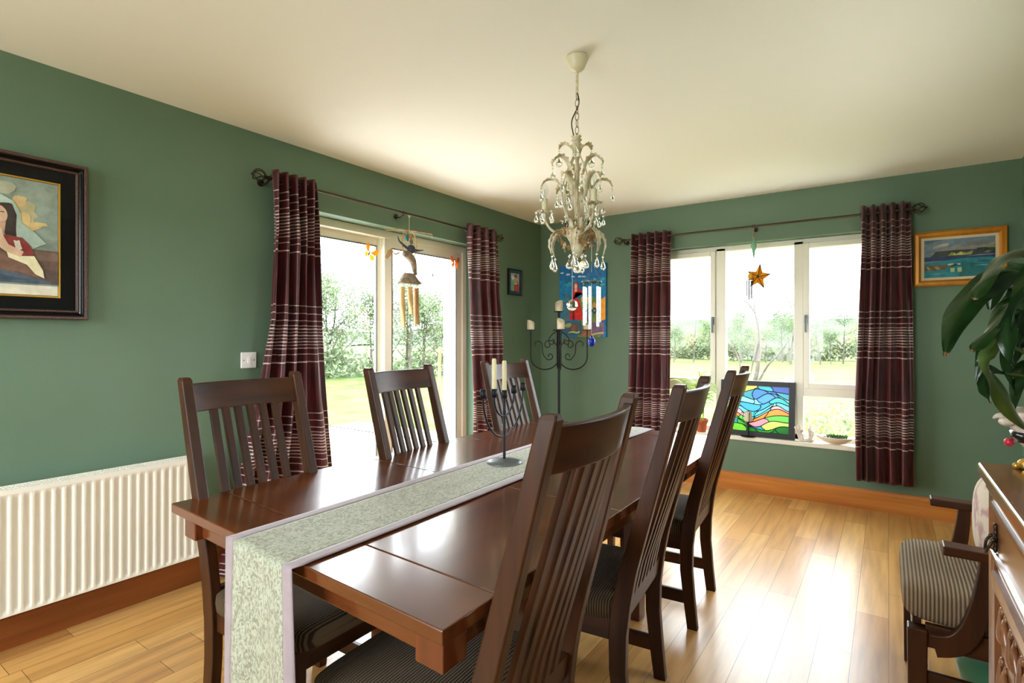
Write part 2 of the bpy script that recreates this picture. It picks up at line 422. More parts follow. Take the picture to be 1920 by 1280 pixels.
A = lambda y, off, z: Vector((off, y, z))           # on the left wall (faces +x)
B = lambda x, off, z: Vector((x, -off, z))          # on the back wall (faces -y)
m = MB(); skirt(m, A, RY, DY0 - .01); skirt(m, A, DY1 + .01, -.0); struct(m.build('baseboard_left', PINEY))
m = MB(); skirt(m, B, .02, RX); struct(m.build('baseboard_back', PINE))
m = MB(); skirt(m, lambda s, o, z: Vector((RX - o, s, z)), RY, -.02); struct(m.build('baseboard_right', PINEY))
# window sill board
m = MB().box(WX0 + .002, WX1 - .002, -.022, .1, .42, .455); o = m.build('trim_1', UPVC, bevel=.006); struct(o)


# sliding door
def rect_frame(m, P, a0, a1, z0, z1, w, o0, o1, mi=0, wb=None, wt=None):
    wb = w if wb is None else wb; wt = w if wt is None else wt

    def bx(s0, s1, zz0, zz1):
        q = [P(s0, o0, zz0), P(s1, o0, zz0), P(s1, o1, zz0), P(s0, o1, zz0), P(s0, o0, zz1), P(s1, o0, zz1), P(s1, o1, zz1), P(s0, o1, zz1)]
        m.hexa(q, mi)
    bx(a0, a0 + w, z0, z1); bx(a1 - w, a1, z0, z1); bx(a0 + w, a1 - w, z0, z0 + wb); bx(a0 + w, a1 - w, z1 - wt, z1)


door = bpy.data.objects.new('door_1', None); COL.objects.link(door); door.location = (-.14, -1.97, 0); struct(door)
ORG = (-.14, -1.97, 0)
m = MB(); rect_frame(m, A, DY0, DY1, 0.0, DH - .001, .055, -.245, -.12); m.build('frame', UPVC, door, ORG, bevel=.004)
m = MB(); rect_frame(m, A, DY0 + .05, -1.985, .05, DH - .05, .062, -.225, -.19, wb=.08); m.build('fixed_sash', UPVC, door, ORG, bevel=.004)
m = MB(); rect_frame(m, A, -2.02, DY1 - .05, .05, DH - .05, .072, -.178, -.135, wb=.08); sl = m.build('sliding_sash', UPVC, door, ORG, bevel=.004)
m = MB(); rect_frame(m, A, DY0 + .112, -2.047, .13, DH - .112, .008, -.200, -.188); rect_frame(m, A, -1.948, DY1 - .122, .13, DH - .122, .008, -.146, -.134); m.build('gasket', GASKET, door, ORG)
m = MB(); m.box(-.212, -.206, DY0 + .11, -2.045, .12, DH - .11); m.build('glass_pane', PANE, door, ORG)
m = MB(); m.box(-.160, -.154, -1.95, DY1 - .12, .12, DH - .12); m.build('glass_pane', PANE, door, ORG)
# window
win = bpy.data.objects.new('window_1', None); COL.objects.link(win); win.location = (2.09, .13, 1.26); struct(win)
WO = (2.09, .13, 1.26); Bo = lambda x, off, z: Vector((x, off, z))
m = MB(); rect_frame(m, Bo, WX0, WX1, WZ0 + .035, WZ1 - .001, .045, .1, .18)
m.box(1.745, 1.825, .1, .18, WZ0 + .03, WZ1 - .02); m.box(2.357, 2.425, .1, .18, WZ0 + .03, WZ1 - .02)
m.box(WX0, 1.745, .1, .18, .807, .875); m.box(2.425, WX1, .1, .18, .807, .875)
m.build('frame', UPVC, win, WO, bevel=.004)
for a0, a1 in ((WX0 + .04, 1.742), (2.428, WX1 - .04)):
    m = MB(); rect_frame(m, Bo, a0, a1, .872, WZ1 - .038, .042, .085, .15); sash = m.build('opening_sash', UPVC, win, WO, bevel=.004)
    m = MB(); hx = a1 - .018 if a0 < 1.5 else a0 + .018
    m.box(hx - .011, hx + .011, .068, .086, 1.39, 1.46); m.box(hx - .007, hx + .007, .05, .068, 1.32, 1.44)
    h = m.build('handle', PEWTER, sash, WO, bevel=.003); h['label'] = 'grey lever handle'
    m = MB().box(a0 + .04, a1 - .04, .115, .12, .91, WZ1 - .076); m.build('glass_pane', PANE, win, WO)
    b0, b1 = (WX0 + .043, 1.747) if a0 < 1.5 else (2.423, WX1 - .043)
    m = MB().box(b0, b1, .135, .14, WZ0 + .07, .81); m.build('glass_pane', PANE, win, WO)
m = MB().box(1.822, 2.36, .135, .14, WZ0 + .07, WZ1 - .04); m.build('glass_pane', PANE, win, WO)

win2 = bpy.data.objects.new('window_2', None); COL.objects.link(win2); win2.location = (RX + .13, -2.225, 1.325); struct(win2)
W2 = (RX + .13, -2.225, 1.325); Cw = lambda s, off, z: Vector((RX + off, s, z))
m = MB(); rect_frame(m, Cw, -2.7, -1.75, .851, 1.799, .06, .1, .18); m.build('frame', UPVC, win2, W2, bevel=.004)
MB().box(RX + .135, RX + .14, -2.645, -1.805, .905, 1.745).build('glass_pane', PANE, win2, W2)

# ------------------------------------------------------------------ dining table
TZ = .745
tb = thing('dining_table', (1.7, -2.95, 0), 'large glossy red-brown wooden dining table under the chandelier', 'table'); TO = (1.7, -2.95, 0)


def lerpc(t, s):            # table outline, t across 0..1, s along 0..1 (near..far)
    NL, NR, FR, FL = (1.09, -4.022), (2.32, -4.092), (2.29, -1.80), (1.105, -1.80)
    a = [NL[i] * (1 - t) + NR[i] * t for i in (0, 1)]; b = [FL[i] * (1 - t) + FR[i] * t for i in (0, 1)]
    return (a[0] * (1 - s) + b[0] * s, a[1] * (1 - s) + b[1] * s)


def slab(m, t0, t1, s0, s1, z0, z1, mi=0):
    q = [lerpc(t0, s0), lerpc(t1, s0), lerpc(t1, s1), lerpc(t0, s1)]
    m.hexa([(x, y, z0) for x, y in q] + [(x, y, z1) for x, y in q], mi)


m = MB(); slab(m, 0, 1, 0, .0745, TZ - .03, TZ); m.build('end_board', TBLX, tb, TO, bevel=.003)
m = MB(); slab(m, 0, 1, .0755, .36, TZ - .03, TZ); m.build('leaf_board', TBL, tb, TO, bevel=.0025)
m = MB(); slab(m, 0, 1, .361, .64, TZ - .03, TZ); m.build('tabletop', TBL, tb, TO, bevel=.0025)
m = MB(); slab(m, 0, 1, .641, .9245, TZ - .03, TZ); m.build('leaf_board', TBL, tb, TO, bevel=.0025)
m = MB(); slab(m, 0, 1, .9255, 1, TZ - .03, TZ); m.build('end_board', TBLX, tb, TO, bevel=.003)
for s0 in (.022, .966):
    m = MB(); slab(m, .06, .94, s0, s0 + .012, TZ - .10, TZ - .03); m.build('end_apron', TBLX, tb, TO, bevel=.003)
for t0 in (.04, .94):
    m = MB(); slab(m, t0, t0 + .02, .03, .97, TZ - .10, TZ - .03); m.build('side_apron', TBL, tb, TO, bevel=.003)
for t0 in (.028, .916):
    for s0 in (.012, .956):
        m = MB(); slab(m, t0, t0 + .064, s0, s0 + .032, TZ - .106, TZ - .03); m.build('corner_block', TBLZ, tb, TO, bevel=.004)
for x in (1.40, 2.03):
    for y in (-3.4, -2.47):
        m = MB().bar((x, y, 0), (x, y, TZ - .03), .075, .075, (1, 0, 0)); m.build('leg', TBLZ, tb, TO, bevel=.005)
for y in (-3.4, -2.47): MB().box(1.4, 2.03, y - .02, y + .02, .2, .27).build('stretcher', TBLX, tb, TO, bevel=.003)

# table runner
RO = (1.68, -2.9, TZ)
rn = thing('table_runner', RO, 'sage green jacquard table runner with mauve border, hanging over the near table end', 'table runner')


def run_pt(t, s):           # t across 0..1 ; s distance from lower near hem
    L0 = .62; x = 1.537 + .325 * t
    yE = -4.062 - .018 * t
    if s < L0:
        d = L0 - s; f = d / L0
        return Vector((x + .055 * f + .024 * math.sin(t * 9 + 1) * f * .6 + (t - .3) * .045 * f, yE - .016 - .02 * f - .026 * math.sin(t * 8.5 + .6) * f, TZ + .003 - d))
    y = yE + (s - L0); far = -1.775
    wav = .0025 * math.sin(t * 14 + y * 5) * (.3 + .7 * max(0, math.sin(y * 2.1))) + .003
    xs = x + .008 * math.sin(y * 3.0 + .5)
    if y < far:
        e = min(1, (s - L0) / .03)
        return Vector((xs, y - .016 * (1 - e) * 1, TZ + .0018 + max(0, wav) * e))
    d = y - far
    return Vector((xs, far + .004, TZ + .004 - d))


def run_part(t0, t1, lift):
    return MB().grid(lambda i, j: run_pt(t0 + (t1 - t0) * i, j * 3.18) + Vector((0, 0, lift)), max(4, int(24 * (t1 - t0))), 190)


run_part(.125, .875, .0).build('centre_panel', JACQ, rn, RO, solid=.0016)
for a_, b_ in ((0, .13), (.87, 1)): run_part(a_, b_, .0006).build('border', MAUVE, rn, RO, solid=.0022)


# ------------------------------------------------------------------ chairs
def back_x(z):              # rear face of the chair's back post, forward is +x
    P = [(0, 0), (.12, .012), (.25, .022), (.36, .02), (.46, .008), (.55, -.008), (.85, -.085), (1.145, -.16)]
    for (a, xa), (b, xb) in zip(P, P[1:]):
        if z <= b: return xa + (xb - xa) * (z - a) / (b - a)
    return P[-1][1]


def back_d(z): return .044 + .014 * min(1, z / .42) if z < .42 else .058 - .02 * (z - .42) / .72


def make_chair():
    c = thing('dining_chair', (0, 0, 0), '', 'chair', 'slat-back dining chairs around the table')
    for s_ in (-1, 1):
        m = MB(); secs = []
        zs = [0, .06, .12, .18, .25, .31, .36, .41, .46, .51, .56, .7, .85, 1.0, 1.13, 1.14]
        for z in zs:
            x = back_x(z); d = back_d(z); y0, y1 = (s_ * .212 - .0175, s_ * .212 + .0175); ins = .004 if z > 1.135 else 0
            secs.append([(x + ins, y0 + ins, z), (x + d - ins, y0 + ins, z), (x + d - ins, y1 - ins, z), (x + ins, y1 - ins, z)])
        m.loft(secs, 0, False); m.build('back_post', CHW[2], c, bevel=.004)
    m = MB(); n = 32; secs = []
    for i in range(n + 1):
        y = -.195 + .39 * i / n; cv = .036 * (1 - (y / .195) ** 2)
        q = []
        for z, dd in ((1.022, 0), (1.022, .022), (1.118, .022), (1.118, 0)): q.append((back_x(z) + .006 - cv + dd, y, z))
        secs.append(q)
    m.loft(secs, 0, False); m.build('top_rail', CHW[1], c, bevel=.004)
    for k in range(6):
        y = (k - 2.5) * .0475; cv = .036 * (1 - (y / .195) ** 2); m = MB(); secs = []
        for z in (.455, .55, .7, .85, 1.026):
            f = (z - .455) / .57; x = back_x(z) + .014 - cv * f - .002
            secs.append([(x, y - .0135, z), (x + .016, y - .0135, z), (x + .016, y + .0135, z), (x, y + .0135, z)])
        m.loft(secs, 0, False); m.build('slat', CHW[2], c, bevel=.002)
    m = MB().hexa([(back_x(.395) + .012, -.195, .395), (back_x(.395) + .04, -.195, .395), (back_x(.395) + .04, .195, .395), (back_x(.395) + .012, .195, .395),
                   (back_x(.462) + .012, -.195, .462), (back_x(.462) + .04, -.195, .462), (back_x(.462) + .04, .195, .462), (back_x(.462) + .012, .195, .462)])
    m.build('lower_rail', CHW[1], c, bevel=.003)
    for s_ in (-1, 1):
        m = MB().bar((.475, s_ * .205, 0), (.475, s_ * .205, .40), .034, .034, (1, 0, 0), w1=.042, d1=.042); m.build('front_leg', CHW[2], c, bevel=.003)
        m = MB().box(.06, .465, s_ * .205 - .01, s_ * .205 + .01, .335, .40); m.build('side_rail', CHW[0], c, bevel=.002)
        m = MB().box(.05, .47, s_ * .205 - .009, s_ * .205 + .009, .10, .155); m.build('stretcher', CHW[0], c, bevel=.003)
    m = MB().box(.465, .487, -.195, .195, .335, .40); m.build('front_rail', CHW[1], c, bevel=.002)
    m = MB().ball((.285, 0, .428), (.238, .23, .044), 40, 14, e1=.42, e2=.22); m.build('seat_cushion', CORD, c)
    return c


chair = make_chair()
spots = [((2.337, -3.785, 0), PI + .06, 'dark slat-back dining chair nearest the viewer on the right side of the table'),
         ((2.325, -3.045, 0), PI + .10, 'dark slat-back dining chair in the middle of the three on the right of the table'),
         ((2.286, -2.205, 0), PI + .075, 'dark slat-back dining chair farthest along the right of the table, before the stained glass'),
         ((1.138, -3.728, 0), .02, 'dark slat-back dining chair on the left of the table beside the white radiator'),
         ((1.175, -2.965, 0), .085, 'dark slat-back dining chair with its back to the middle of the sliding glass door'),
         ((1.185, -2.11, 0), .0, 'dark slat-back dining chair at far left, behind the small candelabra on the table')]
for i, (loc, rz, lab) in enumerate(spots):
    o = chair if i == 0 else copy_tree(chair)
    o.location = loc; o.rotation_euler = (0, 0, rz); o['label'] = lab

# ------------------------------------------------------------------ candelabra on the table
CO = (1.655, -2.97, TZ + .006)
cb = thing('table_candelabra', CO, 'small black iron five-cup candelabra with grey disc base on the runner', 'candle holder')
m = MB().lathe([(.074, 0), (.075, .004), (.055, .011), (.02, .016), (.004, .017)], 32); m.build('base', PEWTER, cb)
m = MB().tube([(0, 0, .014), (0, 0, .275)], .006, 10); m.build('stem', IRON, cb)
ax = Vector((-.13, .99, 0)).normalized()
for rr, zt in ((.176, .112), (.088, .196)):
    pts = [ax * (rr * math.cos(PI + PI * k / 24)) + Vector((0, 0, zt + rr * (1 + math.sin(PI + PI * k / 24)) - .0)) for k in range(25)]
    pts = [pts[0] + Vector((0, 0, .02))] + pts + [pts[-1] + Vector((0, 0, .02))]
    pts = [Vector((p.x, p.y, min(p.z, .3))) for p in pts]
    MB().tube(pts, .0042, 8).build('arm', IRON, cb)
cups = []
for k in range(5):
    p = ax * ((k - 2) * .088) + Vector((0, 0, .272 if k == 2 else (.284 if k in (1, 3) else .289)))
    cups.append(p); MB().lathe([(.004, -.002), (.0125, 0), (.013, .034), (.0105, .034), (.0105, .006)], 16, p).build('cup', IRON, cb)
for k, lab in ((1, 'ivory taper candle in the second cup from the left of the small candelabra'), (2, 'ivory taper candle in the centre cup of the small candelabra')):
    org = Vector(CO) + cups[k] + Vector((0, 0, .008))
    c = thing('taper_candle', org, lab, 'candle', 'ivory tapers in the small candelabra')
    MB().lathe([(.0098, 0), (.0102, .02), (.009, .145), (.006, .150)], 16).build('wax', WAX, c)
    MB().tube([(0, 0, .148), (.001, 0, .156)], .0012, 6).build('wick', CHAR, c)

# ------------------------------------------------------------------ curtains and rods
def finial(m, P, s, z, off, d):
    c = P(s + d * .035, off, z)
    ux = P(1, 0, 0) - P(0, 0, 0); un = P(0, 1, 0) - P(0, 0, 0); uz = Vector((0, 0, 1))
    for k in range(5):
        a0 = 2 * PI * k / 5; pts = []
        for j in range(13):
            t = j / 12; a = a0 + t * 1.9; r = .036 * math.sin(PI * t); pts.append(c + ux * d * (.034 * (-math.cos(PI * t))) + un * r * math.cos(a) + uz * r * math.sin(a))
        m.tube(pts, .0036, 6)
    m.ball(c + ux * d * .04, .008, 8, 6); m.tube([c - ux * d * .062, c - ux * d * .034], .0115, 8)


def rod(P, s0, s1, z, off, brs, label, org):
    t = thing('curtain_rod', org, label, 'curtain rod')
    MB().tube([P(s0, off, z), P(s1, off, z)], .008, 12).build('pole', BRONZE, t, org)
    for s, d in ((s0, -1), (s1, 1)):
        m = MB(); finial(m, P, s, z, off, d); m.build('finial', BRONZE, t, org)
    for s in brs:
        m = MB(); m.tube([P(s, .001, z - .015), P(s, .006, z - .015)], .02, 12); m.tube(cr([P(s, .004, z - .02), P(s, off * .6, z - .028), P(s, off, z - .012)]), .006, 8)
        m.tube([P(s, off, z) + (P(.014, 0, 0) - P(0, 0, 0)) * k for k in (-1, 1)], .0115, 10); m.build('bracket', BRONZE, t, org)
    return t


rod(A, -3.11, -.885, 2.187, .09, (-3.085, -2.035, -.905), 'dark iron curtain rod with twisted cage finials above the sliding glass door', (.09, -2.0, 2.187))
rod(B, .945, 3.13, 2.184, .09, (.965, 2.088, 3.105), 'dark iron curtain rod with twisted cage finials above the far window', (2.04, -.09, 2.184))


def curtain(P, prof, folds, amp, seed, org, label, zrod=2.187, off=.09):
    """prof: list of (z, s_left, s_right) from the top down"""
    rnd = random.Random(seed); ph = rnd.random() * 6
    t = thing('curtain', org, label, 'curtain', 'burgundy striped eyelet curtains')
    jit = [rnd.uniform(-.25, .25) for _ in range(40)]
    ztop, zbot = prof[0][0], prof[-1][0]

    def edges(z):
        for (z0, a0, b0), (z1, a1, b1) in zip(prof, prof[1:]):
            if z >= z1:
                f = (z0 - z) / (z0 - z1); return a0 + (a1 - a0) * f, b0 + (b1 - b0) * f
        return prof[-1][1:]

    def fn(i, j):
        z = ztop + (zbot - ztop) * j; a, b = edges(z); f = min(1, j * 5)
        n = folds; uu = i + .018 * math.sin(j * 4.2 + i * 7 + ph) * f
        w = math.sin(2 * PI * n * uu + ph * 0 + PI / 2 * 0)
        w = math.copysign(abs(w) ** .75, w)
        aa = amp * (1 - .25 * f) * (1 + .3 * math.sin(3 * i + ph) * f)
        nz = noise.noise(Vector((i * 5, z * 1.7, seed))) * .016 * f + noise.noise(Vector((i * 14, z * 5, seed + 3))) * .004 * f
        s = a + (b - a) * i + .010 * math.sin(2 * PI * n * i * 2 + 1.3) * f * .6
        zz = z + (.006 * math.sin(2 * PI * n * i) if j > .97 else 0)
        return P(s, max(.022, off + aa * w + nz), zz)
    MB().grid(fn, folds * 22, 90).build('drape', CURT, t, org, solid=.0018)
    a, b = edges(zrod)
    for k in range(folds * 2):
        i = (k + .0) / (folds * 2)
        if k == 0: i = .012
        pc = P(a + (b - a) * i, off, zrod)
        # ring lies in the cloth's plane, roughly across the rod
        ux = (P(1, 0, 0) - P(0, 0, 0)); un = (P(0, 1, 0) - P(0, 0, 0)); sg = 1 if k % 2 == 0 else -1
        tn = (ux * .45 + un * sg).normalized()
        MB().tube([pc + (tn * math.cos(2 * PI * q / 20) + Vector((0, 0, 1)) * math.sin(2 * PI * q / 20)) * .0215 for q in range(20)], .0042, 6, closed=True).build('eyelet', PEWTER, t, org)
    return t


curtain(A, [(2.235, -3.07, -2.775), (1.9, -3.06, -2.765), (1.4, -3.09, -2.735), (.9, -3.17, -2.70), (.4, -3.28, -2.64), (.012, -3.37, -2.60)], 5, .05, 1, (.09, -2.92, 2.2), 'long burgundy curtain with silver stripes at the near end of the glass door')
curtain(A, [(2.235, -1.325, -.90), (1.7, -1.31, -.885), (1.2, -1.285, -.83), (.45, -1.245, -.80), (.012, -1.23, -.78)], 4, .045, 2, (.09, -1.1, 2.2), 'long burgundy curtain with silver stripes at the far end of the glass door')
curtain(B, [(2.23, 1.04, 1.41), (1.44, 1.03, 1.395), (.55, 1.005, 1.385), (.2, 1.0, 1.38)], 5, .045, 3, (1.22, -.09, 2.2), 'short burgundy curtain with silver stripes left of the far window', 2.184)
curtain(B, [(2.24, 2.825, 3.115), (1.9, 2.82, 3.115), (1.4, 2.80, 3.125), (.8, 2.775, 3.13), (.225, 2.785, 3.128)], 5, .045, 4, (2.97, -.09, 2.2), 'short burgundy curtain with silver stripes right of the far window', 2.184)

# ------------------------------------------------------------------ radiator
RAO = (.09, -4.15, .16)
rd = thing('radiator', RAO, 'white ribbed panel radiator on the green wall at left', 'radiator')
y0, y1 = -4.82, -3.485


def rib(i, j):
    y = y0 + (y1 - y0) * i; ph = (y - y0) / .0345 % 1
    e = 1 if .035 < j < .965 else 0
    d = .5 + .5 * math.cos(2 * PI * ph); d = max(0, min(1, (d - .3) * 2))
    return Vector((.118 + .012 * (d if e else 1), y, .175 + .485 * j))


m = MB(); rows = [0, .03, .05, .5, .95, .97, 1]
n = 39 * 12
vs_ = [rib(i / n, r_) for r_ in rows for i in range(n + 1)]
m.add(vs_, [(r_ * (n + 1) + i, r_ * (n + 1) + i + 1, (r_ + 1) * (n + 1) + i + 1, (r_ + 1) * (n + 1) + i) for r_ in range(len(rows) - 1) for i in range(n)], 0, True)
m.box(.100, .1175, y0, y1, .175, .66); m.build('front_panel', ENAMEL, rd, RAO)
m = MB().box(.045, .06, y0, y1, .175, .66); m.build('rear_panel', ENAMEL, rd, RAO)
m = MB()
for x in (.042, .07, .104, .130): m.box(x - .002, x + .002, y0, y1, .655, .676)
k = y0 + .01
while k < y1 - .01: m.box(.044, .128, k, k + .004, .664, .674); k += .0125
m.box(.042, .132, y0, y0 + .004, .655, .676); m.box(.042, .132, y1 - .004, y1, .655, .676)
m.build('top_grille', ENAMEL, rd, RAO)
for y in (y0, y1): MB().box(.04, .132, y - .003, y + .003, .175, .668).build('side_panel', ENAMEL, rd, RAO, bevel=.002)
for y in (-4.6, -3.7): MB().box(.0015, .046, y - .02, y + .02, .25, .6).build('wall_bracket', ENAMEL, rd, RAO)

# ------------------------------------------------------------------ light switch
SO = (0, -3.158, 1.15)
sw = thing('light_switch', SO, 'white single rocker light switch on the green wall beside the curtain', 'light switch')
MB().box(0.0, .010, -3.203, -3.113, 1.105, 1.195).build('face_plate', PLAST, sw, SO, bevel=.004)
MB().hexa([(.009, -3.166, 1.134), (.015, -3.166, 1.134), (.015, -3.150, 1.134), (.009, -3.150, 1.134), (.009, -3.166, 1.167), (.012, -3.166, 1.167), (.012, -3.150, 1.167), (.009, -3.150, 1.167)]).build('rocker', PLAST, sw, SO, bevel=.001)
for y in (-3.188, -3.128): MB().tube([(.009, y, 1.15), (.0112, y, 1.15)], .0035, 10).build('screw', PEWTER, sw, SO)


# ------------------------------------------------------------------ pictures
def frame_ring(m, P, a0, a1, z0, z1, prof, mi=0):
    """sweep (inset, depth) profile round a rectangle with mitred corners"""
    secs = []
    for q in ((a0, z0, 1, 1), (a1, z0, -1, 1), (a1, z1, -1, -1), (a0, z1, 1, -1)):
        secs.append([P(q[0] + q[2] * i, d, q[1] + q[3] * i) for i, d in prof])
    m.loft(secs, mi, False, False, True)


def art(name, P, a0, a1, z0, z1, off, shapes, parent, org):
    mats = []; m = MB()
    for k, (col, poly) in enumerate(shapes):
        mt = paint(*col)
        if mt not in mats: mats.append(mt)
        o_ = off + .00025 * k
        m.add([P(a0 + (a1 - a0) * u, o_, z0 + (z1 - z0) * v) for u, v in poly], [tuple(range(len(poly)))], mats.index(mt))
    return m.build(name, mats, parent, org)


R = lambda a, b, c, d: [(a, b), (c, b), (c, d), (a, d)]


def blob(cx, cy, rx, ry, n=14, rot=0, seed=0, jag=.0):
    rnd = random.Random(seed); out = []
    for k in range(n):
        a = 2 * PI * k / n; f = 1 + rnd.uniform(-jag, jag); x = rx * f * math.cos(a); y = ry * f * math.sin(a)
        out.append((min(1, max(0, cx + x * math.cos(rot) - y * math.sin(rot))), min(1, max(0, cy + x * math.sin(rot) + y * math.cos(rot)))))
    return out


# large black framed print
ya, yb, za, zb = -4.60, -3.918, 1.356, 2.04
PO = (0.0, (ya + yb) / 2, (za + zb) / 2)
pc = thing('framed_print', PO, 'large print of a praying woman in shawl, in a black beaded frame', 'picture')
m = MB(); frame_ring(m, A, ya, yb, za, zb, [(0, 0.004), (0, .04), (.004, .046), (.012, .046), (.015, .04)]); m.build('outer_moulding', BEAD, pc, PO)
m = MB(); frame_ring(m, A, ya + .015, yb - .015, za + .015, zb - .015, [(0, .04), (.006, .043), (.012, .03), (.016, .028)]); m.build('frame', BLACKP, pc, PO)
m = MB(); frame_ring(m, A, ya + .031, yb - .031, za + .031, zb - .031, [(0, .028), (.003, .033), (.007, .033), (.011, .024)]); m.build('inner_beading', BEAD, pc, PO)
MB().box(.002, .018, ya + .04, yb - .04, za + .04, zb - .04).build('black_mount', MOUNTB, pc, PO)
m = MB(); frame_ring(m, A, ya + .092, yb - .092, za + .092, zb - .092, [(0, .018), (.002, .022), (.007, .022), (.009, .018)]); m.build('gilt_slip', GILT, pc, PO)
m = MB()
pr0, pr1 = ya + .102, yb - .102

art('print', A, pr0, pr1, za + .102, zb - .102, .0185, [
    ((214, 208, 190), R(0, 0, 1, 1)), ((132, 146, 136), R(.02, .085, 1, 1)), ((140, 153, 142), blob(.86, .84, .12, .12, 16, .2, 3, .3)), ((120, 132, 124), R(.02, .085, 1, .5)),
    ((178, 168, 130), blob(.76, .70, .10, .11, 15, .4, 1, .28)), ((206, 176, 118), blob(.80, .60, .07, .05, 13, .1, 2, .3)), ((206, 178, 122), blob(.86, .625, .07, .018, 11, .1, 3, .25)), ((200, 172, 120), blob(.74, .80, .045, .075, 13, -.4, 4, .35)), ((210, 182, 128), blob(.75, .66, .05, .06, 13, .2, 6, .35)),
    ((170, 172, 150), blob(.62, .9, .09, .05, 10, .3, 5, .2)),
    ((94, 72, 62), R(.02, .1, 1, .40)), ((110, 84, 72), [(.6, .4), (1, .38), (1, .31), (.7, .3)]), ((82, 62, 56), [(.7, .26), (1, .22), (1, .1), (.7, .1)]),
    ((60, 78, 96), [(.02, .1), (.02, .21), (.4, .22), (.62, .20), (.8, .16), (1, .1)]), ((44, 60, 78), [(.2, .15), (.5, .18), (.8, .13), (.5, .11)]),
    ((112, 78, 64), [(.5, .21), (.72, .2), (.88, .14), (.72, .32), (.6, .36)]),
    ((160, 180, 168), [(0.515, .70), (0.535, .80), (0.615, .84), (0.695, .80), (0.740, .70), (0.745, .62), (0.835, .55), (0.915, .46), (0.815, .40), (0.635, .42), (0.555, .5)]),
    ((46, 34, 30), [(0.555, .72), (0.615, .79), (0.685, .77), (0.715, .68), (0.710, .56), (0.715, .48), (0.655, .44), (0.635, .52), (0.645, .62)]),
    ((204, 168, 140), blob(0.590, .665, .065, .085, 18)), ((188, 148, 122), [(0.575, .60), (0.645, .62), (0.635, .53), (0.565, .53)]), ((52, 36, 32), R(0.560, .685, 0.583, .693)), ((52, 36, 32), R(0.610, .688, 0.635, .696)),
    ((176, 132, 108), [(0.589, .68), (0.601, .645), (0.585, .645)]), ((150, 74, 68), [(0.577, .622), (0.610, .624), (0.593, .614)]), ((172, 192, 180), [(0.525, .70), (0.545, .80), (0.615, .84), (0.700, .79), (0.655, .775), (0.585, .765), (0.545, .72)]),
    ((224, 214, 192), [(0.480, .52), (0.580, .55), (0.610, .44), (0.560, .3), (0.480, .3)]),
    ((126, 40, 36), [(.58, .50), (.66, .50), (.75, .49), (.81, .42), (.83, .34), (.74, .32), (.64, .38), (.6, .42)]), ((206, 196, 180), blob(.72, .42, .025, .05, 9, .3, 8, .3)),
    ((226, 216, 178), [(.64, .39), (.74, .33), (.83, .34), (.89, .22), (.90, .15), (.84, .18), (.78, .26), (.66, .31)]), ((228, 220, 190), [(.44, .36), (.56, .36), (.60, .30), (.56, .2), (.46, .17)]),
    ((206, 170, 142), [(0.550, .5), (0.600, .54), (0.630, .48), (0.660, .42), (0.760, .37), (0.740, .32), (0.640, .36), (0.570, .42)]), ((212, 178, 150), [(0.545, .49), (0.585, .56), (0.615, .55), (0.630, .48), (0.600, .44)])], pc, PO)
MB().add([A(ya + .045, .0275, za + .045), A(yb - .045, .0275, za + .045), A(yb - .045, .0275, zb - .045), A(ya + .045, .0275, zb - .045)], [(0, 1, 2, 3)]).build('glazing', PANE, pc, PO)

# small framed painting near the corner
PO = (0, -.495, 1.815)
pc = thing('framed_painting', PO, 'small painting of a figure in red with blue mount, on the wall near the corner', 'picture')
m = MB(); frame_ring(m, A, -.61, -.38, 1.69, 1.94, [(0, .002), (0, .022), (.008, .022), (.011, .012)]); m.build('frame', BRONZE, pc, PO)
MB().box(.001, .012, -.60, -.39, 1.70, 1.93).build('mount', paint(34, 66, 84), pc, PO)
art('painting', A, -.565, -.425, 1.73, 1.90, .0125, [((150, 178, 186), R(0, 0, 1, 1)), ((120, 160, 140), [(0, 0), (.5, 0), (.4, .6), (0, .7)]), ((206, 210, 206), blob(.25, .75, .16, .14, 9, 0, 2, .3)), ((180, 52, 48), [(.35, 0), (1, 0), (.9, .45), (.75, .62), (.5, .6)]),
    ((190, 60, 60), blob(.62, .84, .17, .13)), ((214, 150, 90), blob(.58, .70, .12, .16)), ((60, 40, 36), blob(.5, .85, .1, .08)), ((224, 180, 130), [(.5, .45), (.7, .45), (.68, .58), (.52, .58)]), ((236, 220, 180), [(.42, .38), (.78, .4), (.76, .45), (.44, .44)])], pc, PO)

# canvas with woman in red dress
PO = (.5, 0, 1.64)
pc = thing('canvas_painting', PO, 'unframed blue canvas of a woman in a long red dress, behind the tall candle stand', 'picture')
MB().box(.243, .757, -.034, 0, 1.283, 2.002).build('canvas', paint(14, 118, 172), pc, PO, bevel=.003)
rnd = random.Random(5)
S_ = [((14, 116, 174), R(0, 0, 1, 1)), ((10, 100, 164), R(0, .8, 1, 1))]
for k in range(26): S_.append((random.Random(k).choice([(30, 150, 168), (24, 128, 160), (60, 176, 176), (16, 92, 140)]), blob(rnd.uniform(.04, .96), rnd.uniform(.5, .82), rnd.uniform(.03, .07), rnd.uniform(.012, .028), 9, rnd.uniform(-.3, .3), k, .3)))
for cx, cy in ((.07, .90), (.2, .875), (.32, .84), (.46, .835), (.55, .83)): S_.append(((190, 214, 220), blob(cx, cy, .045, .012, 9, 0, int(cx * 100), .3)))
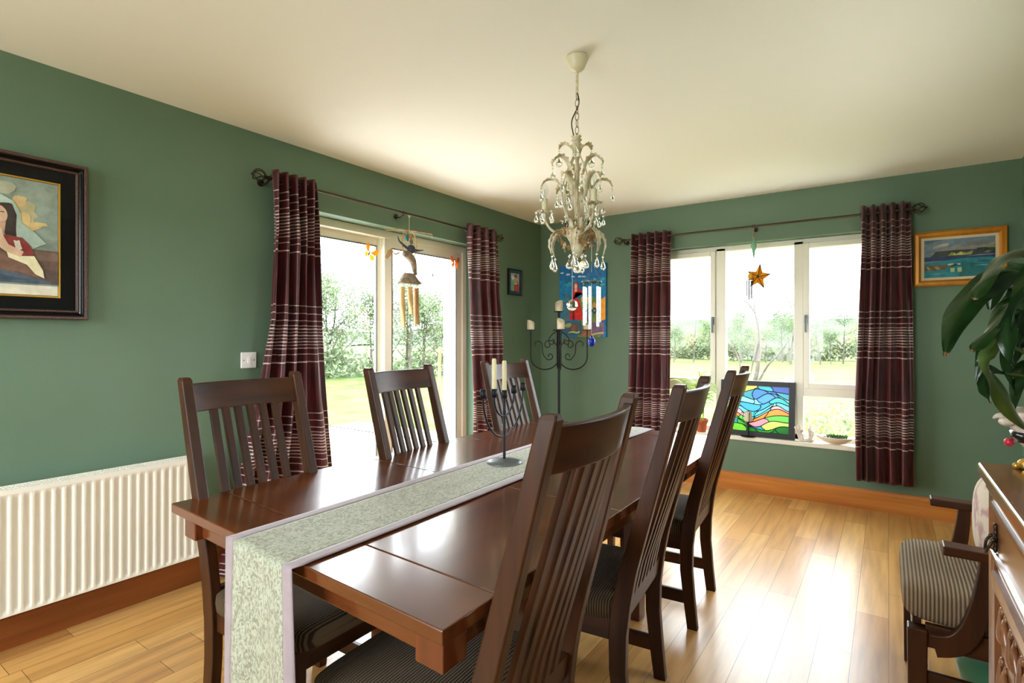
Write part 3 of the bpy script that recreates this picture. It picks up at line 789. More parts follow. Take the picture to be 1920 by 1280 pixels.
S_ += [((60, 110, 128), [(.06, .0), (.06, .4), (.14, .58), (.22, .62), (.26, .44), (.26, 0)]), ((110, 130, 60), [(.42, .0), (.44, .52), (.66, .58), (.86, .5), (.94, .4), (.9, 0)]), ((160, 180, 90), [(.5, .42), (.54, .54), (.64, .55), (.66, .46)]), ((206, 170, 90), blob(.56, .52, .09, .05, 11, 0, 3, .2)), ((90, 150, 120), [(.62, .3), (.72, .46), (.84, .44), (.88, .3)]),
       ((250, 152, 14), [(.84, .2), (.8, .34), (.84, .46), (.9, .5), (.98, .54), (1, .54), (1, .24)]), ((120, 96, 130), R(.7, .03, .98, .2)), ((150, 92, 60), [(.5, .02), (.5, .12), (.7, .1), (.72, .02)]), ((52, 96, 116), R(.06, .03, .5, .22)), ((150, 150, 100), blob(.22, .17, .1, .03, 10, 0, 4, .3)), ((120, 80, 60), blob(.34, .13, .09, .045, 10, .2, 5, .3)),
       ((196, 196, 120), [(.22, .07), (.3, .085), (.4, .07), (.46, .085), (.46, .065), (.4, .05), (.3, .065), (.22, .055)]), ((206, 186, 120), [(.72, .04), (.82, .06), (.96, .07), (.96, .05), (.82, .04), (.72, .025)]), ((70, 60, 110), blob(.6, .3, .06, .1, 10, 0, 6, .3)), ((200, 150, 70), blob(.78, .42, .06, .05, 10, 0, 9, .3)), ((60, 80, 60), blob(.78, .36, .05, .05, 9, 0, 8, .3)),
       ((206, 30, 34), [(.24, .24), (.26, .40), (.31, .52), (.3, .64), (.36, .67), (.4, .67), (.45, .62), (.52, .6), (.54, .62), (.46, .66), (.42, .68), (.4, .54), (.44, .52), (.5, .38), (.54, .24)]), ((226, 36, 38), [(.24, .24), (.27, .40), (.33, .52), (.41, .54), (.48, .4), (.53, .24)]), ((120, 20, 30), [(.3, .24), (.33, .46), (.36, .24)]),
       ((196, 40, 36), [(.32, .6), (.33, .74), (.38, .77), (.43, .74), (.43, .6), (.4, .63), (.35, .63)]), ((224, 182, 150), blob(.378, .70, .03, .043, 12)), ((222, 178, 146), [(.35, .66), (.41, .66), (.4, .625), (.36, .625)]), ((230, 190, 160), [(.52, .61), (.57, .63), (.57, .61), (.53, .595)]), ((196, 60, 50), blob(.56, .73, .04, .02, 8, 0, 4, .4))]
art('picture_surface', B, .243, .757, 1.283, 2.002, .0345, S_, pc, PO)

# gold framed seascape
PO = (3.385, 0, 1.83)
pc = thing('framed_seascape', PO, 'seascape with cliffs and turquoise water in a wide gold frame', 'picture')
m = MB(); frame_ring(m, B, 3.137, 3.635, 1.638, 2.021, [(0, .002), (0, .03), (.006, .034), (.01, .028), (.028, .03), (.036, .022), (.044, .016)]); m.build('frame', GOLDW, pc, PO)
MB().box(3.175, 3.597, -.017, -.001, 1.676, 1.983).build('linen_slip', LINEN, pc, PO)
art('painting', B, 3.197, 3.575, 1.698, 1.961, .0175, [((96, 116, 132), R(0, 0, 1, 1)), ((124, 122, 120), [(0, .62), (.2, .72), (.5, .84), (1, .92), (1, .62)]), ((150, 138, 130), blob(.25, .83, .13, .045, 12, .3, 1, .15)), ((172, 160, 146), blob(.28, .86, .08, .025, 12, .3, 2, .15)), ((104, 104, 104), blob(.75, .84, .25, .06, 12, .1, 3, .15)), ((70, 92, 112), [(0, .9), (0, 1), (.3, 1)]),
    ((22, 44, 84), R(0, .44, 1, .55)), ((40, 48, 42), [(.08, .54), (.14, .62), (.17, .69), (.42, .70), (.7, .69), (1, .68), (1, .54)]), ((130, 134, 58), [(.34, .56), (.4, .65), (.46, .60), (.52, .66), (.6, .61), (.7, .66), (.68, .56)]), ((196, 184, 110), [(.42, .57), (.44, .64), (.46, .58), (.54, .64), (.56, .58), (.62, .57)]),
    ((34, 40, 40), [(.66, .54), (.72, .62), (.76, .72), (.86, .72), (1, .70), (1, .53)]), ((112, 126, 56), [(.84, .73), (.92, .74), (1, .79), (1, .72), (.92, .70)]), ((100, 112, 84), [(.84, .6), (.9, .64), (.95, .62), (.9, .57)]), ((150, 160, 176), [(.6, .52), (.8, .545), (1, .54), (1, .53), (.8, .53)]),
    ((16, 112, 124), [(0, 0), (0, .38), (.3, .44), (.6, .48), (1, .46), (1, 0)]), ((10, 92, 96), [(.5, 0), (.55, .4), (.8, .3), (.95, 0)]), ((86, 70, 44), [(0, .20), (0, .33), (.12, .32), (.3, .34), (.36, .30), (.3, .2), (.16, .18)]), ((150, 120, 70), [(.02, .3), (.06, .31), (.1, .22), (.06, .2)]), ((140, 112, 66), [(.14, .3), (.2, .3), (.24, .22), (.18, .2)]),
    ((60, 130, 140), [(.02, .1), (.3, .13), (.34, .11), (.2, .07)]), ((190, 190, 150), [(.34, .34), (.42, .355), (.42, .32), (.35, .3)]), ((210, 204, 160), [(.45, .33), (.52, .345), (.52, .315), (.46, .31)]), ((26, 40, 56), [(.38, .3), (.46, .34), (.5, .30), (.4, .26)]), ((168, 176, 120), R(.38, .13, .44, .23)), ((156, 170, 120), R(.48, .12, .54, .24)), ((40, 70, 84), [(.74, .36), (.84, .39), (.95, .38), (.9, .35)]), ((120, 170, 170), [(.7, .27), (.85, .28), (.95, .265), (.85, .26)])], pc, PO)

# ------------------------------------------------------------------ chandelier
CH = Vector((1.915, -2.81, H))
ch = thing('chandelier', CH, 'cream leaf chandelier with crystal drops and flower cluster over the table', 'chandelier')
KX = math.radians(34.77)            # azimuth used to lay out the branches


def cyl(a_deg, r, z): a = math.radians(a_deg) + KX; return Vector((r * math.cos(a), r * math.sin(a), z))


MB().lathe([(.004, 0), (.043, 0), (.043, -.005), (.048, -.007), (.048, -.012), (.043, -.022), (.036, -.04), (.031, -.052), (.022, -.06), (.008, -.066)][::-1], 28).build('ceiling_rose', CREAMC, ch)
MB().tube([(0, 0, -.06), (0, 0, -.155)], .006, 8).build('top_stem', CREAMM, ch)
z = -.150; k = 0
while z > -.372:
    pts = []
    for q in range(16):
        a = 2 * PI * q / 16; xx = .008 * math.cos(a); zz = .017 * math.sin(a); pts.append((xx * (k % 2), xx * (1 - k % 2), z - .017 + zz))
    MB().tube(pts, .0016, 5, closed=True).build('chain_link', CHAINM, ch); z -= .0285; k += 1
MB().tube(cr([(0, .002, -.15), (.006, .004, -.2), (-.018, -.012, -.27), (-.012, -.008, -.33), (0, 0, -.39)]), .0028, 6).build('flex', BRONZE, ch)
MB().lathe([(.004, 0), (.012, -.01), (.016, -.04), (.008, -.06), (.007, -.2), (.007, -.36)], 12, (0, 0, -.375)).build('centre_column', CREAMM, ch)
for k in range(6):
    a = 15 + 60 * k; MB().tube(cr([cyl(a, .006, -.40), cyl(a, .035, -.46), cyl(a, .062, -.54), cyl(a, .066, -.60), cyl(a, .045, -.68), cyl(a, .02, -.74)]), .0032, 6).build('cage_rod', CREAMM, ch)


def leaf_strip(path, wmax, az, mi=0, saw=.2, fold=.5, n=10):
    """curled acanthus leaf following path, side direction tangential"""
    pts = cr(path, 4); N = len(pts) - 1; a = math.radians(az) + KX; side = Vector((-math.sin(a), math.cos(a), 0)); m = MB()

    def fn(i, j):
        k = min(N, int(round(j * N))); p = pts[k]; t = (pts[min(k + 1, N)] - pts[max(k - 1, 0)]).normalized(); nrm = side.cross(t)
        ww = 1.1 * wmax * (math.sin(PI * min(1, j * .92 + .08)) ** .7) * (1 + saw * (1 if k % 2 else -1) * (1 if abs(i - .5) > .3 else 0))
        x = (i - .5) * ww; return p + side * x - nrm * abs(x) * fold
    return m.grid(fn, 4, N)


def drop(p, l=.03, w=.0085, beads=1, flat=.6):
    """crystal pendant with a bead on a short wire, hung from p"""
    m = MB(); p = Vector(p); z = 0; l *= 1.3; w *= 1.35
    for b in range(beads): m.ball(p + Vector((0, 0, z - .006)), .0048, 8, 6); z -= .0115
    m.lathe([(.0006, 0), (w * .35, -.2 * l), (w * .85, -.5 * l), (w, -.7 * l), (w * .7, -.9 * l), (.0008, -l)][::-1], 8, p + Vector((0, 0, z - .004)))
    m.tube([p, p + Vector((0, 0, z - .004))], .0008, 4)
    m.build('crystal_drop', CRYSTAL, ch)


for az in (150, 35, 260):           # crown leaves
    leaf_strip([cyl(az, .010, -.43), cyl(az, .022, -.39), cyl(az, .045, -.365), cyl(az, .07, -.362), cyl(az, .082, -.378)], .034, az).build('leaf', CREAMM, ch, solid=.0012)
    drop(cyl(az, .082, -.38), .034, .011, 2)
for az in (200, 330, 85):           # middle leaves
    leaf_strip([cyl(az, .03, -.50), cyl(az, .05, -.45), cyl(az, .08, -.432), cyl(az, .105, -.45), cyl(az, .112, -.468)], .036, az).build('leaf', CREAMM, ch, solid=.0012)
    drop(cyl(az, .110, -.466), .026, .008, 2)
for az in (175, 5, 300, 120, 240, 60):
    leaf_strip([cyl(az, .060, -.60), cyl(az, .070, -.55), cyl(az, .095, -.52), cyl(az, .13, -.52), cyl(az, .152, -.545)], .03, az).build('leaf', CREAMM, ch, solid=.0012)
    drop(cyl(az, .150, -.545), .026, .008, 2)
for az in (0, 72, 144, 190, 255, 310):          # lower drooping leaves
    leaf_strip([cyl(az, .025, -.745), cyl(az, .06, -.735), cyl(az, .095, -.745), cyl(az, .115, -.785), cyl(az, .108, -.835)], .03, az).build('leaf', CREAMM, ch, solid=.0012)
    drop(cyl(az, .108, -.835), .036, .0085, 1)
for k in range(8):                  # leaves clasping the bowl
    az = 45 * k + 10; leaf_strip([cyl(az, .02, -.79), cyl(az, .04, -.765), cyl(az, .052, -.73), cyl(az, .06, -.70), cyl(az, .075, -.69)], .022, az).build('leaf', CREAMM, ch, solid=.0012)
for az in (172, 292, 48):           # candle arms
    MB().tube(cr([cyl(az, .02, -.76), cyl(az, .06, -.745), cyl(az, .105, -.725), cyl(az, .13, -.69), cyl(az, .136, -.655)]), .0052, 8).build('arm', CREAMM, ch)
    c = cyl(az, .136, -.645)
    m = MB()
    for q in range(7):
        d = Vector((math.cos(2 * PI * q / 7), math.sin(2 * PI * q / 7), 0)); m.add([c, c + d * .024 + Vector((-d.y, d.x, 0)) * .011 + Vector((0, 0, .004)), c + d * .042 + Vector((0, 0, -.002)), c + d * .024 - Vector((-d.y, d.x, 0)) * .011 + Vector((0, 0, .004))], [(0, 1, 2, 3)], 0, True)
    pan = m.build('drip_pan', CREAMM, ch, solid=.001)
    MB().lathe([(.0125, 0), (.0125, .052), (.009, .053)], 16, c + Vector((0, 0, .002))).build('candle_sleeve', CREAMC, ch)
    b = MB().lathe([(.007, 0), (.009, .006), (.0155, .022), (.0165, .034), (.012, .052), (.005, .068), (.001, .073)], 16, c + Vector((0, 0, .054))).build('bulb', CLEARG, ch)
    MB().tube([c + Vector((0, 0, .056)), c + Vector((0, 0, .085)), c + Vector((.003, 0, .092)), c + Vector((0, 0, .088))], .0012, 5).build('filament', STEEL, b)
    for q in range(5):
        d = Vector((math.cos(2 * PI * q / 5 + az), math.sin(2 * PI * q / 5 + az), 0)); drop(c + d * .036, .024, .0075, 1)
rnd = random.Random(11)
for k in range(38):                 # enamel flowers round the bowl
    a = rnd.uniform(0, 360); zz = rnd.uniform(-.81, -.72); r_ = .036 + .035 * math.sin(PI * (zz + .83) / .13) + rnd.uniform(-.008, .008)
    c = cyl(a, r_, zz); n_ = (cyl(a, 1, 0) + Vector((0, 0, rnd.uniform(-.6, .3)))).normalized(); t1 = n_.orthogonal().normalized(); t2 = n_.cross(t1); m = MB()
    for q in range(5):
        d = t1 * math.cos(2 * PI * q / 5) + t2 * math.sin(2 * PI * q / 5); s2 = n_.cross(d)
        m.add([c, c + d * .009 + s2 * .0065 + n_ * .003, c + d * .0175 + n_ * .005, c + d * .009 - s2 * .0065 + n_ * .003], [(0, 1, 2, 3)], 0, True)
    m.ball(c + n_ * .002, .003, 6, 4); m.build('flower', BLOOM, ch)
MB().lathe([(.004, -.845), (.016, -.835), (.027, -.80), (.032, -.765), (.027, -.745), (.01, -.74)], 20).build('bowl', CREAMM, ch)
for k in range(7): drop(cyl(51 * k, .035, -.83), .034, .012, 1)
drop((0, 0, -.842), .04, .014, 1)
for k in range(6): drop(cyl(60 * k + 20, .055, -.67), .026, .008, 1)
for k in range(6): drop(cyl(60 * k + 50, .068, -.585), .024, .008, 1)
for k in range(5): drop(cyl(72 * k + 5, .04, -.50), .024, .008, 2)

# crystal ball hanging under the chandelier
px = CH + cyl(200, .022, 0); c = Vector((px.x, px.y, 1.413))
o = thing('crystal_ball_pendant', c, 'clear faceted crystal ball on a thread below the chandelier', 'crystal pendant')
MB().ball((0, 0, 0), .024, 10, 8).build('crystal', CRYSTAL, o)
MB().tube([(0, 0, .024), (0, 0, .21)], .0011, 5).build('thread', STRING, o)
# aluminium wind chime
q = CH + cyl(-10, .06, 0); c = Vector((q.x, q.y, 1.51))
o = thing('wind_chime', c, 'silver tube wind chime with blue glass drop hanging from the chandelier', 'wind chime')
rv = Vector((math.cos(KX), math.sin(KX), 0)); fv = Vector((-math.sin(KX), math.cos(KX), 0))
MB().tube([(0, 0, .04), (0, 0, .16)], .0012, 5).build('cord', STRING, o)
m = MB()
for a in (0, 120, 240):
    d = rv * .038 * math.cos(math.radians(a)) + fv * .038 * math.sin(math.radians(a)); m.tube([(0, 0, .085), d], .0012, 5)
m.build('chain', PEWTER, o)
MB().lathe([(.042, -.003), (.043, 0), (.042, .003)], 24).build('top_plate', PEWTER, o)
for i, a in enumerate((200, 250, 310, 10, 130)):
    d = rv * .034 * math.cos(math.radians(a)) + fv * .034 * math.sin(math.radians(a)); l_ = (.16, .175, .165, .145, .15)[i]
    MB().tube([d + Vector((0, 0, -.022)), d + Vector((0, 0, -.022 - l_))], .0058, 12).build('tube', STEEL, o)
    m = MB(); m.ball(d + Vector((0, 0, -.007)), .006, 8, 6); m.ball(d + Vector((0, 0, -.016)), .005, 8, 6); m.tube([d, d + Vector((0, 0, -.028))], .0008, 4); m.build('bead', TEALB, o)
MB().tube([(0, 0, 0), (0, 0, -.225)], .0008, 4).build('clapper_cord', STRING, o)
MB().lathe([(.0135, -.004), (.0145, 0), (.0135, .004)], 16, (0, 0, -.12)).build('clapper', PEWTER, o)
Mq = Matrix.Rotation(KX, 3, 'Z')
m = MB().ball((0, 0, -.25), (.0155, .005, .020), 14, 10, M=Mq); m.ball((0, 0, -.236), (.008, .004, .014), 10, 8, M=Mq); m.build('glass_drop', BLUEG, o)
m = MB()
for k in range(9): m.ball(Vector((0, 0, .163)) + rv * (k - 4) * .0125 + Vector((0, 0, -.0006 * (k - 4))), .0062 - .0004 * k, 8, 6, mi=(0 if k % 3 else 1))
bd = m.build('beaded_dragonfly', [BLUEG, STEEL], o)

# ------------------------------------------------------------------ tall floor candle stand
FO = Vector((.476, -.45, 0))
fs = thing('floor_candle_stand', FO, 'tall black wrought iron candle stand with scrolls in the corner', 'candle stand')
MB().tube([(0, 0, .03), (0, 0, 1.515)], .011, 10).build('pole', IRON, fs)
m = MB()
for k in range(3):
    a = 2 * PI * k / 3 + .5; d = Vector((math.cos(a), math.sin(a), 0)); m.tube(cr([(0, 0, .22), d * .05 + Vector((0, 0, .12)), d * .16 + Vector((0, 0, .06)), d * .2 + Vector((0, 0, .012)), d * .225 + Vector((0, 0, .02))]), .008, 8)
m.build('foot', IRON, fs)


def plane(d): return lambda x, z: d * x + Vector((0, 0, z))


def spiral(Q, cx, cz, r0, r1, a0, a1, n=18): return [Q(cx + (r0 + (r1 - r0) * k / n) * math.cos(a0 + (a1 - a0) * k / n), cz + (r0 + (r1 - r0) * k / n) * math.sin(a0 + (a1 - a0) * k / n)) for k in range(n + 1)]


dishes = [('on the top dish of the tall candle stand', Vector((0, 0, 1.515)))]
wh = {0: 'on the right arm of the tall candle stand', 180: 'on the left arm of the tall candle stand', 270: 'on the front arm of the tall candle stand'}
for az in (0, 180, 270, 90):
    a = math.radians(az) + KX; d = Vector((math.cos(a), math.sin(a), 0)); Q = plane(d)
    rr = .262 if az in (0, 180) else .2
    arm = [Q(.011, 1.06)] + [Q(rr / 2 - rr / 2 * math.cos(t), 1.10 - .118 * math.sin(t)) for t in [PI * k / 16 for k in range(17)]] + [Q(rr, 1.2), Q(rr, 1.345)]
    MB().tube(arm, .0058, 8).build('arm', IRON, fs)
    m = MB()
    m.tube(cr([Q(.012, 1.20), Q(.06, 1.245), Q(.095, 1.25)] + spiral(Q, .10, 1.21, .04, .012, PI / 2, -PI * 1.1, 12), 3), .0042, 6)
    m.tube(cr(spiral(Q, .2, 1.21, .02, .045, -PI * .2, PI * 1.0, 8) + [Q(.15, 1.13), Q(.11, 1.075)] + spiral(Q, .085, 1.105, .033, .012, -PI * .4, -PI * 2.2, 12), 3), .0042, 6)
    m.tube(cr([Q(.012, 1.34), Q(.06, 1.31), Q(.092, 1.265)] + [Q(.085, 1.22), Q(.05, 1.225), Q(.045, 1.255), Q(.062, 1.262)], 5), .0042, 6)
    m.build('scroll', IRON, fs)
    if az != 90: dishes.append((wh[az], d * rr + Vector((0, 0, 1.345))))
    else: MB().lathe([(.004, 0), (.042, .002), (.044, .008), (.040, .006), (.004, .005)], 24, d * rr + Vector((0, 0, 1.345))).build('dish', IRON, fs)
for k, (txt, p) in enumerate(dishes):
    MB().lathe([(.004, 0), (.042, .002), (.044, .008), (.040, .006), (.004, .005)], 24, p).build('dish', IRON, fs)
    org = FO + p + Vector((0, 0, .008))
    c = thing('pillar_candle', org, 'half-burnt cream pillar candle ' + txt, 'candle', 'pillar candles on the tall candle stand')
    hh = (.088, .06, .075, .085)[k]; m = MB(); n = 24; rnd = random.Random(k); secs = []
    for r_, f in ((.034, 0), (.035, .5), (.034, 1), (.027, .97), (.022, .5)):
        q_ = []
        for j in range(n):
            a = 2 * PI * j / n; top = hh * (1 + .45 * (.5 + .5 * math.sin(a + k * 1.7)) * (1 if k != 1 else .1) - .25)
            zf = top * f if f != .5 or r_ > .03 else top * .45
            q_.append((r_ * math.cos(a), r_ * math.sin(a), zf))
        secs.append(q_)
    m.loft(secs); m.build('wax', WAXW, c)
    MB().tube([(0, 0, hh * .3), (.002, 0, hh * .55)], .0016, 6).build('wick', CHAR, c)

# ------------------------------------------------------------------ bamboo wind chime at the door
BO = Vector((.09, -1.985, 2.176))
o = thing('bamboo_wind_chime', BO, 'bamboo wind chime with carved bird and driftwood, on the rod over the glass door', 'wind chime')
MB().tube([(0, 0, .012), (.0, .0, -.115)], .0014, 5).build('cord', STRING, o)
MB().tube([(0, .012 * math.cos(a), .0 + .012 * math.sin(a)) for a in [2 * PI * k / 12 for k in range(12)]], .002, 5, closed=True).build('hanging_loop', STRING, o)
m = MB().tube(cr([(0, -.23, -.145), (0, -.08, -.115), (0, .1, -.105), (0, .24, -.10)]), .0045, 6); m.tube([(0, .24, -.10), (0, .242, -.13)], .003, 5); m.build('cross_stick', BAMBOO, o)
MB().tube([(0, .075 * math.cos(a) + .0, -.21 + .105 * math.sin(a)) for a in [2 * PI * k / 24 for k in range(24)]], .0042, 6, closed=True).build('cane_hoop', BAMBOO, o)
m = MB(); m.ball((0, -.02, -.13), (.012, .014, .02), 10, 8); m.ball((0, .012, -.155), (.014, .017, .022), 10, 8, 1); m.ball((0, -.022, -.17), (.012, .016, .024), 10, 8, 2); m.ball((0, .02, -.19), (.012, .016, .02), 10, 8); m.build('shell_bead', [DRIFT, BAMBOO, TEALB], o)
m = MB(); m.ball((0, .02, -.245), (.026, .035, .034), 14, 10); m.tube(cr([(0, -.01, -.245), (0, -.06, -.225), (0, -.1, -.20), (0, -.115, -.165)]), [.014, .012, .011, .011, .010, .01, .009, .009, .008, .008, .007, .007, .006, .006, .005, .004, .003, .002, .001][:19], 8)
m.tube(cr([(0, .045, -.25), (0, .09, -.245), (0, .15, -.235)]), [.012, .012, .011, .011, .01, .009, .008, .007, .006, .005, .004, .003, .002][:13], 6); m.build('carved_bird', paint(44, 46, 66), o)
m = MB().tube(cr([(0, -.06, -.29), (0, -.02, -.29), (.005, .03, -.33), (.0, .055, -.40), (0, .075, -.43)]), [.012, .018, .022, .024, .026, .028, .03, .031, .031, .03, .029, .028, .027, .025, .023, .021, .02, .019, .018, .016, .014, .012, .01, .008, .006][:25], 8); m.build('driftwood_piece', DRIFT, o)
m = MB(); secs = []
for k in range(5):
    zz = -.425 - .019 * k; hw = .045 + .018 * k; secs.append([(.03 * math.cos(2 * PI * j / 12) * (1 + .12 * k), .005 + hw * math.cos(0) * math.sin(2 * PI * j / 12) * (1 + .1 * math.sin(j * 2.3 + k)), zz + .006 * math.sin(j * 1.7 + k)) for j in range(12)])
m.loft(secs, 0, True); m.build('driftwood_float', DRIFT, o)
m = MB()
for y in (-.06, 0, .065): m.tube([(0, y, -.505), (0, y * 1.0, -.56)], .0009, 4)
m.tube([(0, -.05, -.27), (0, -.045, -.42)], .0012, 4); m.tube([(0, .055, -.26), (0, .06, -.42)], .0012, 4); m.build('string', STRING, o)
for y, x, z0, z1, cut in ((-.072, .0, -.53, -.825, .72), (-.005, .012, -.525, -.725, .6), (.07, 0, -.53, -.80, .9)):
    m = MB(); n = 12; secs = []
    for k in range(11):
        f = k / 10; zz = z0 + (z1 - z0) * f; q_ = []
        for j in range(n):
            a = 2 * PI * j / n; r_ = .020 * (1.06 if k in (0, 5) else 1)
            yy = r_ * math.sin(a); xx = r_ * math.cos(a)
            if f > .45 and cut < .8 and yy < 0: yy *= max(.15, 1 - (f - .45) * 2.2)
            q_.append((x + xx, y + yy + f * .006, zz))
        secs.append(q_)
    m.loft(secs); m.build('bamboo_tube', BAMBOO, o)
m = MB(); m.tube(cr([(0, -.10, -.285), (0, -.14, -.30), (0, -.17, -.275)]), .004, 6); m.add([(0, -.165, -.26), (.004, -.215, -.285), (0, -.235, -.335), (-.003, -.21, -.345), (0, -.18, -.31)], [(0, 1, 2, 3, 4)]); m.build('dangling_leaf', BAMBOO, o, solid=.003)
o = thing('feather_charm', (.09, -1.738, 1.752), 'small grey feather hanging on a thread right of the bamboo chime', 'feather')
m = MB(); m.add([(0, -.004, .04), (0, .008, .02), (0, .013, -.01), (0, .009, -.04), (0, .003, -.015), (0, -.003, .01)], [(0, 1, 2, 3, 4, 5)]); m.build('vane', DRIFT, o, solid=.0015)
MB().tube([(0, -.004, .04), (0, -.0, .30)], .0004, 4).build('thread', STRING, o)


def butterfly(y, z, sc_, cols, rot, label):
    P0 = Vector((-.1885 if y < -1.9 else -.1335, y, z)); t = thing('butterfly_ornament', P0, label, 'butterfly ornament', 'butterflies on the glass door'); Mx = Matrix.Rotation(rot, 3, 'X')
    for s_ in (-1, 1):
        m = MB(); pts = [(.003, s_ * .003, .004), (.012, s_ * .02, .03), (.013, s_ * .034, .034), (.012, s_ * .036, .012), (.01, s_ * .022, .0)]
        m.add([Mx @ (Vector(p) * sc_) for p in pts], [(0, 1, 2, 3, 4)], 0); pts = [(.003, s_ * .003, 0), (.01, s_ * .022, -.002), (.012, s_ * .03, -.016), (.010, s_ * .016, -.03), (.006, s_ * .008, -.018)]
        m.add([Mx @ (Vector(p) * sc_) for p in pts], [(0, 1, 2, 3, 4)], 1); m.build('wing', cols, t, solid=.0012)
    MB().ball((.003, 0, 0), (.003 * sc_, .0035 * sc_, .018 * sc_), 8, 6, M=Mx).build('body', CHAR, t)


BY = [mat('yellow_wing', lin(238, 178, 40), .6, transl=.5), mat('pale_yellow_wing', lin(240, 200, 80), .6, transl=.5)]
BO_ = [mat('orange_wing', lin(226, 132, 62), .6, transl=.5), mat('peach_wing', lin(232, 160, 100), .6, transl=.5)]
butterfly(-2.125, 1.905, 1.7, BY, -.45, 'yellow paper butterfly on the left pane of the glass door')
butterfly(-1.235, 1.93, 1.6, BO_, .0, 'orange paper butterfly at the top right of the glass door')

# star ornament at the window
o = thing('star_ornament', (2.09, -.092, 2.17), 'amber stained glass star with small chime on the window curtain rod', 'hanging ornament')
O_ = Vector((2.09, -.092, 2.17))
MB().tube([(0, 0, .012), (0, 0, -.27)], .0013, 5).build('cord', STRING, o)
MB().ball((-.004, 0, -.05), (.008, .008, .04), 8, 8).build('bead', DRIFT, o)
m = MB().lathe([(.003, -.09), (.016, -.115), (.024, -.15), (.018, -.17), (.012, -.19), (.008, -.225), (.002, -.25)][::-1], 8); m.build('glass_bell', SEAG, o)
m = MB(); cen = Vector((.035, 0, -.40)); pts = []
for k in range(10):
    a = PI / 2 - .15 + 2 * PI * k / 10; r_ = .105 if k % 2 == 0 else .047; pts.append(cen + Vector((r_ * math.cos(a) * .85, 0, r_ * math.sin(a))))
for k in range(10):
    f = cen + Vector((0, -.028, 0)); g = cen + Vector((0, .028, 0)); a, b = pts[k], pts[(k + 1) % 10]
    m.add([f, a, b], [(0, 1, 2)], k % 2); m.add([g, b, a], [(0, 1, 2)], k % 2)
m.build('star', [AMBERG, AMBERD], o)
m = MB()
for k in range(10): m.tube([pts[k], pts[(k + 1) % 10]], .0026, 5); m.tube([cen + Vector((0, -.028, 0)), pts[k]], .0028 if k % 2 == 0 else .0018, 5)
m.build('lead_line', LEAD, o)
m = MB().lathe([(.026, -.003), (.028, 0), (.026, .003)], 14, (-.02, -.02, -.42)); m.ball((-.02, -.02, -.395), (.022, .012, .03), 10, 8, 1); m.tube([(-.01, -.02, -.27), (-.02, -.02, -.40)], .0012, 4); m.build('chime_top', [PEWTER, AMBERG], o)
for x, l_ in ((-.045, .13), (-.032, .16), (-.018, .15), (-.004, .155)):
    MB().tube([(x, -.02 + .012 * math.sin(x * 300), -.425), (x, -.02 + .012 * math.sin(x * 300), -.425 - l_)], .0045, 8).build('chime_tube', IRON, o)
m = MB()
for k in range(5): m.ball((-.022, -.02, -.585 - .015 * k), .005, 6, 5)
m.build('bead_tail', SEAG, o)

# ------------------------------------------------------------------ things on the window sill
SZ = .455
# stained glass panel leaning on the window
GO = Vector((2.085, .035, SZ)); gl = thing('stained_glass_panel', GO, 'colourful stained glass panel in a black frame leaning on the window', 'stained glass')
tilt = .10; GW, GH = .575, .462


def G(x, off, z): return Vector((x, off + math.sin(tilt) * z - .008, math.cos(tilt) * z + .0005))


m = MB(); Pg = lambda s, o_, z_: G(s, o_, z_)
m2 = [(-GW / 2, -GW / 2 + .045, 0, GH), (GW / 2 - .045, GW / 2, 0, GH), (-GW / 2 + .045, GW / 2 - .045, 0, .042), (-GW / 2 + .045, GW / 2 - .045, GH - .042, GH)]
for s0, s1, z0, z1 in m2: m.hexa([G(s0, -.01, z0), G(s1, -.01, z0), G(s1, .014, z0), G(s0, .014, z0), G(s0, -.01, z1), G(s1, -.01, z1), G(s1, .014, z1), G(s0, .014, z1)])
m.build('frame', mat('black_panel_frame', lin(36, 34, 36), .5), gl, bevel=.002)
rnd = random.Random(21); iw, ih = GW - .09, GH - .084
bands = [(.0, [(24, 120, 40), (60, 150, 40), (120, 176, 60)]), (.11, [(70, 160, 60), (200, 50, 50), (176, 196, 110), (40, 150, 160)]), (.21, [(30, 160, 170), (110, 190, 80), (220, 140, 150)]), (.31, [(232, 140, 40), (226, 150, 160), (110, 200, 90)]), (.40, [(226, 160, 170), (120, 200, 210)]), (.47, [(110, 205, 215), (150, 215, 220)]), (.57, [(28, 165, 165), (236, 196, 90), (40, 150, 190)]), (.67, [(130, 200, 220), (70, 140, 200), (150, 160, 216)]), (.77, [(20, 150, 160), (240, 204, 90), (30, 120, 180), (20, 140, 150)]), (.88, [(36, 110, 170), (30, 160, 170), (240, 200, 80), (24, 90, 160), (20, 150, 165), (110, 100, 190)]), (1.0, [])]
wavy = lambda b, u: b if b in (0., 1.) else b + .05 * math.sin(u * 6.5 + b * 5) + .02 * math.sin(u * 13 + b * 23)
cells = MB(); leads = MB(); gm = []; cutx = []
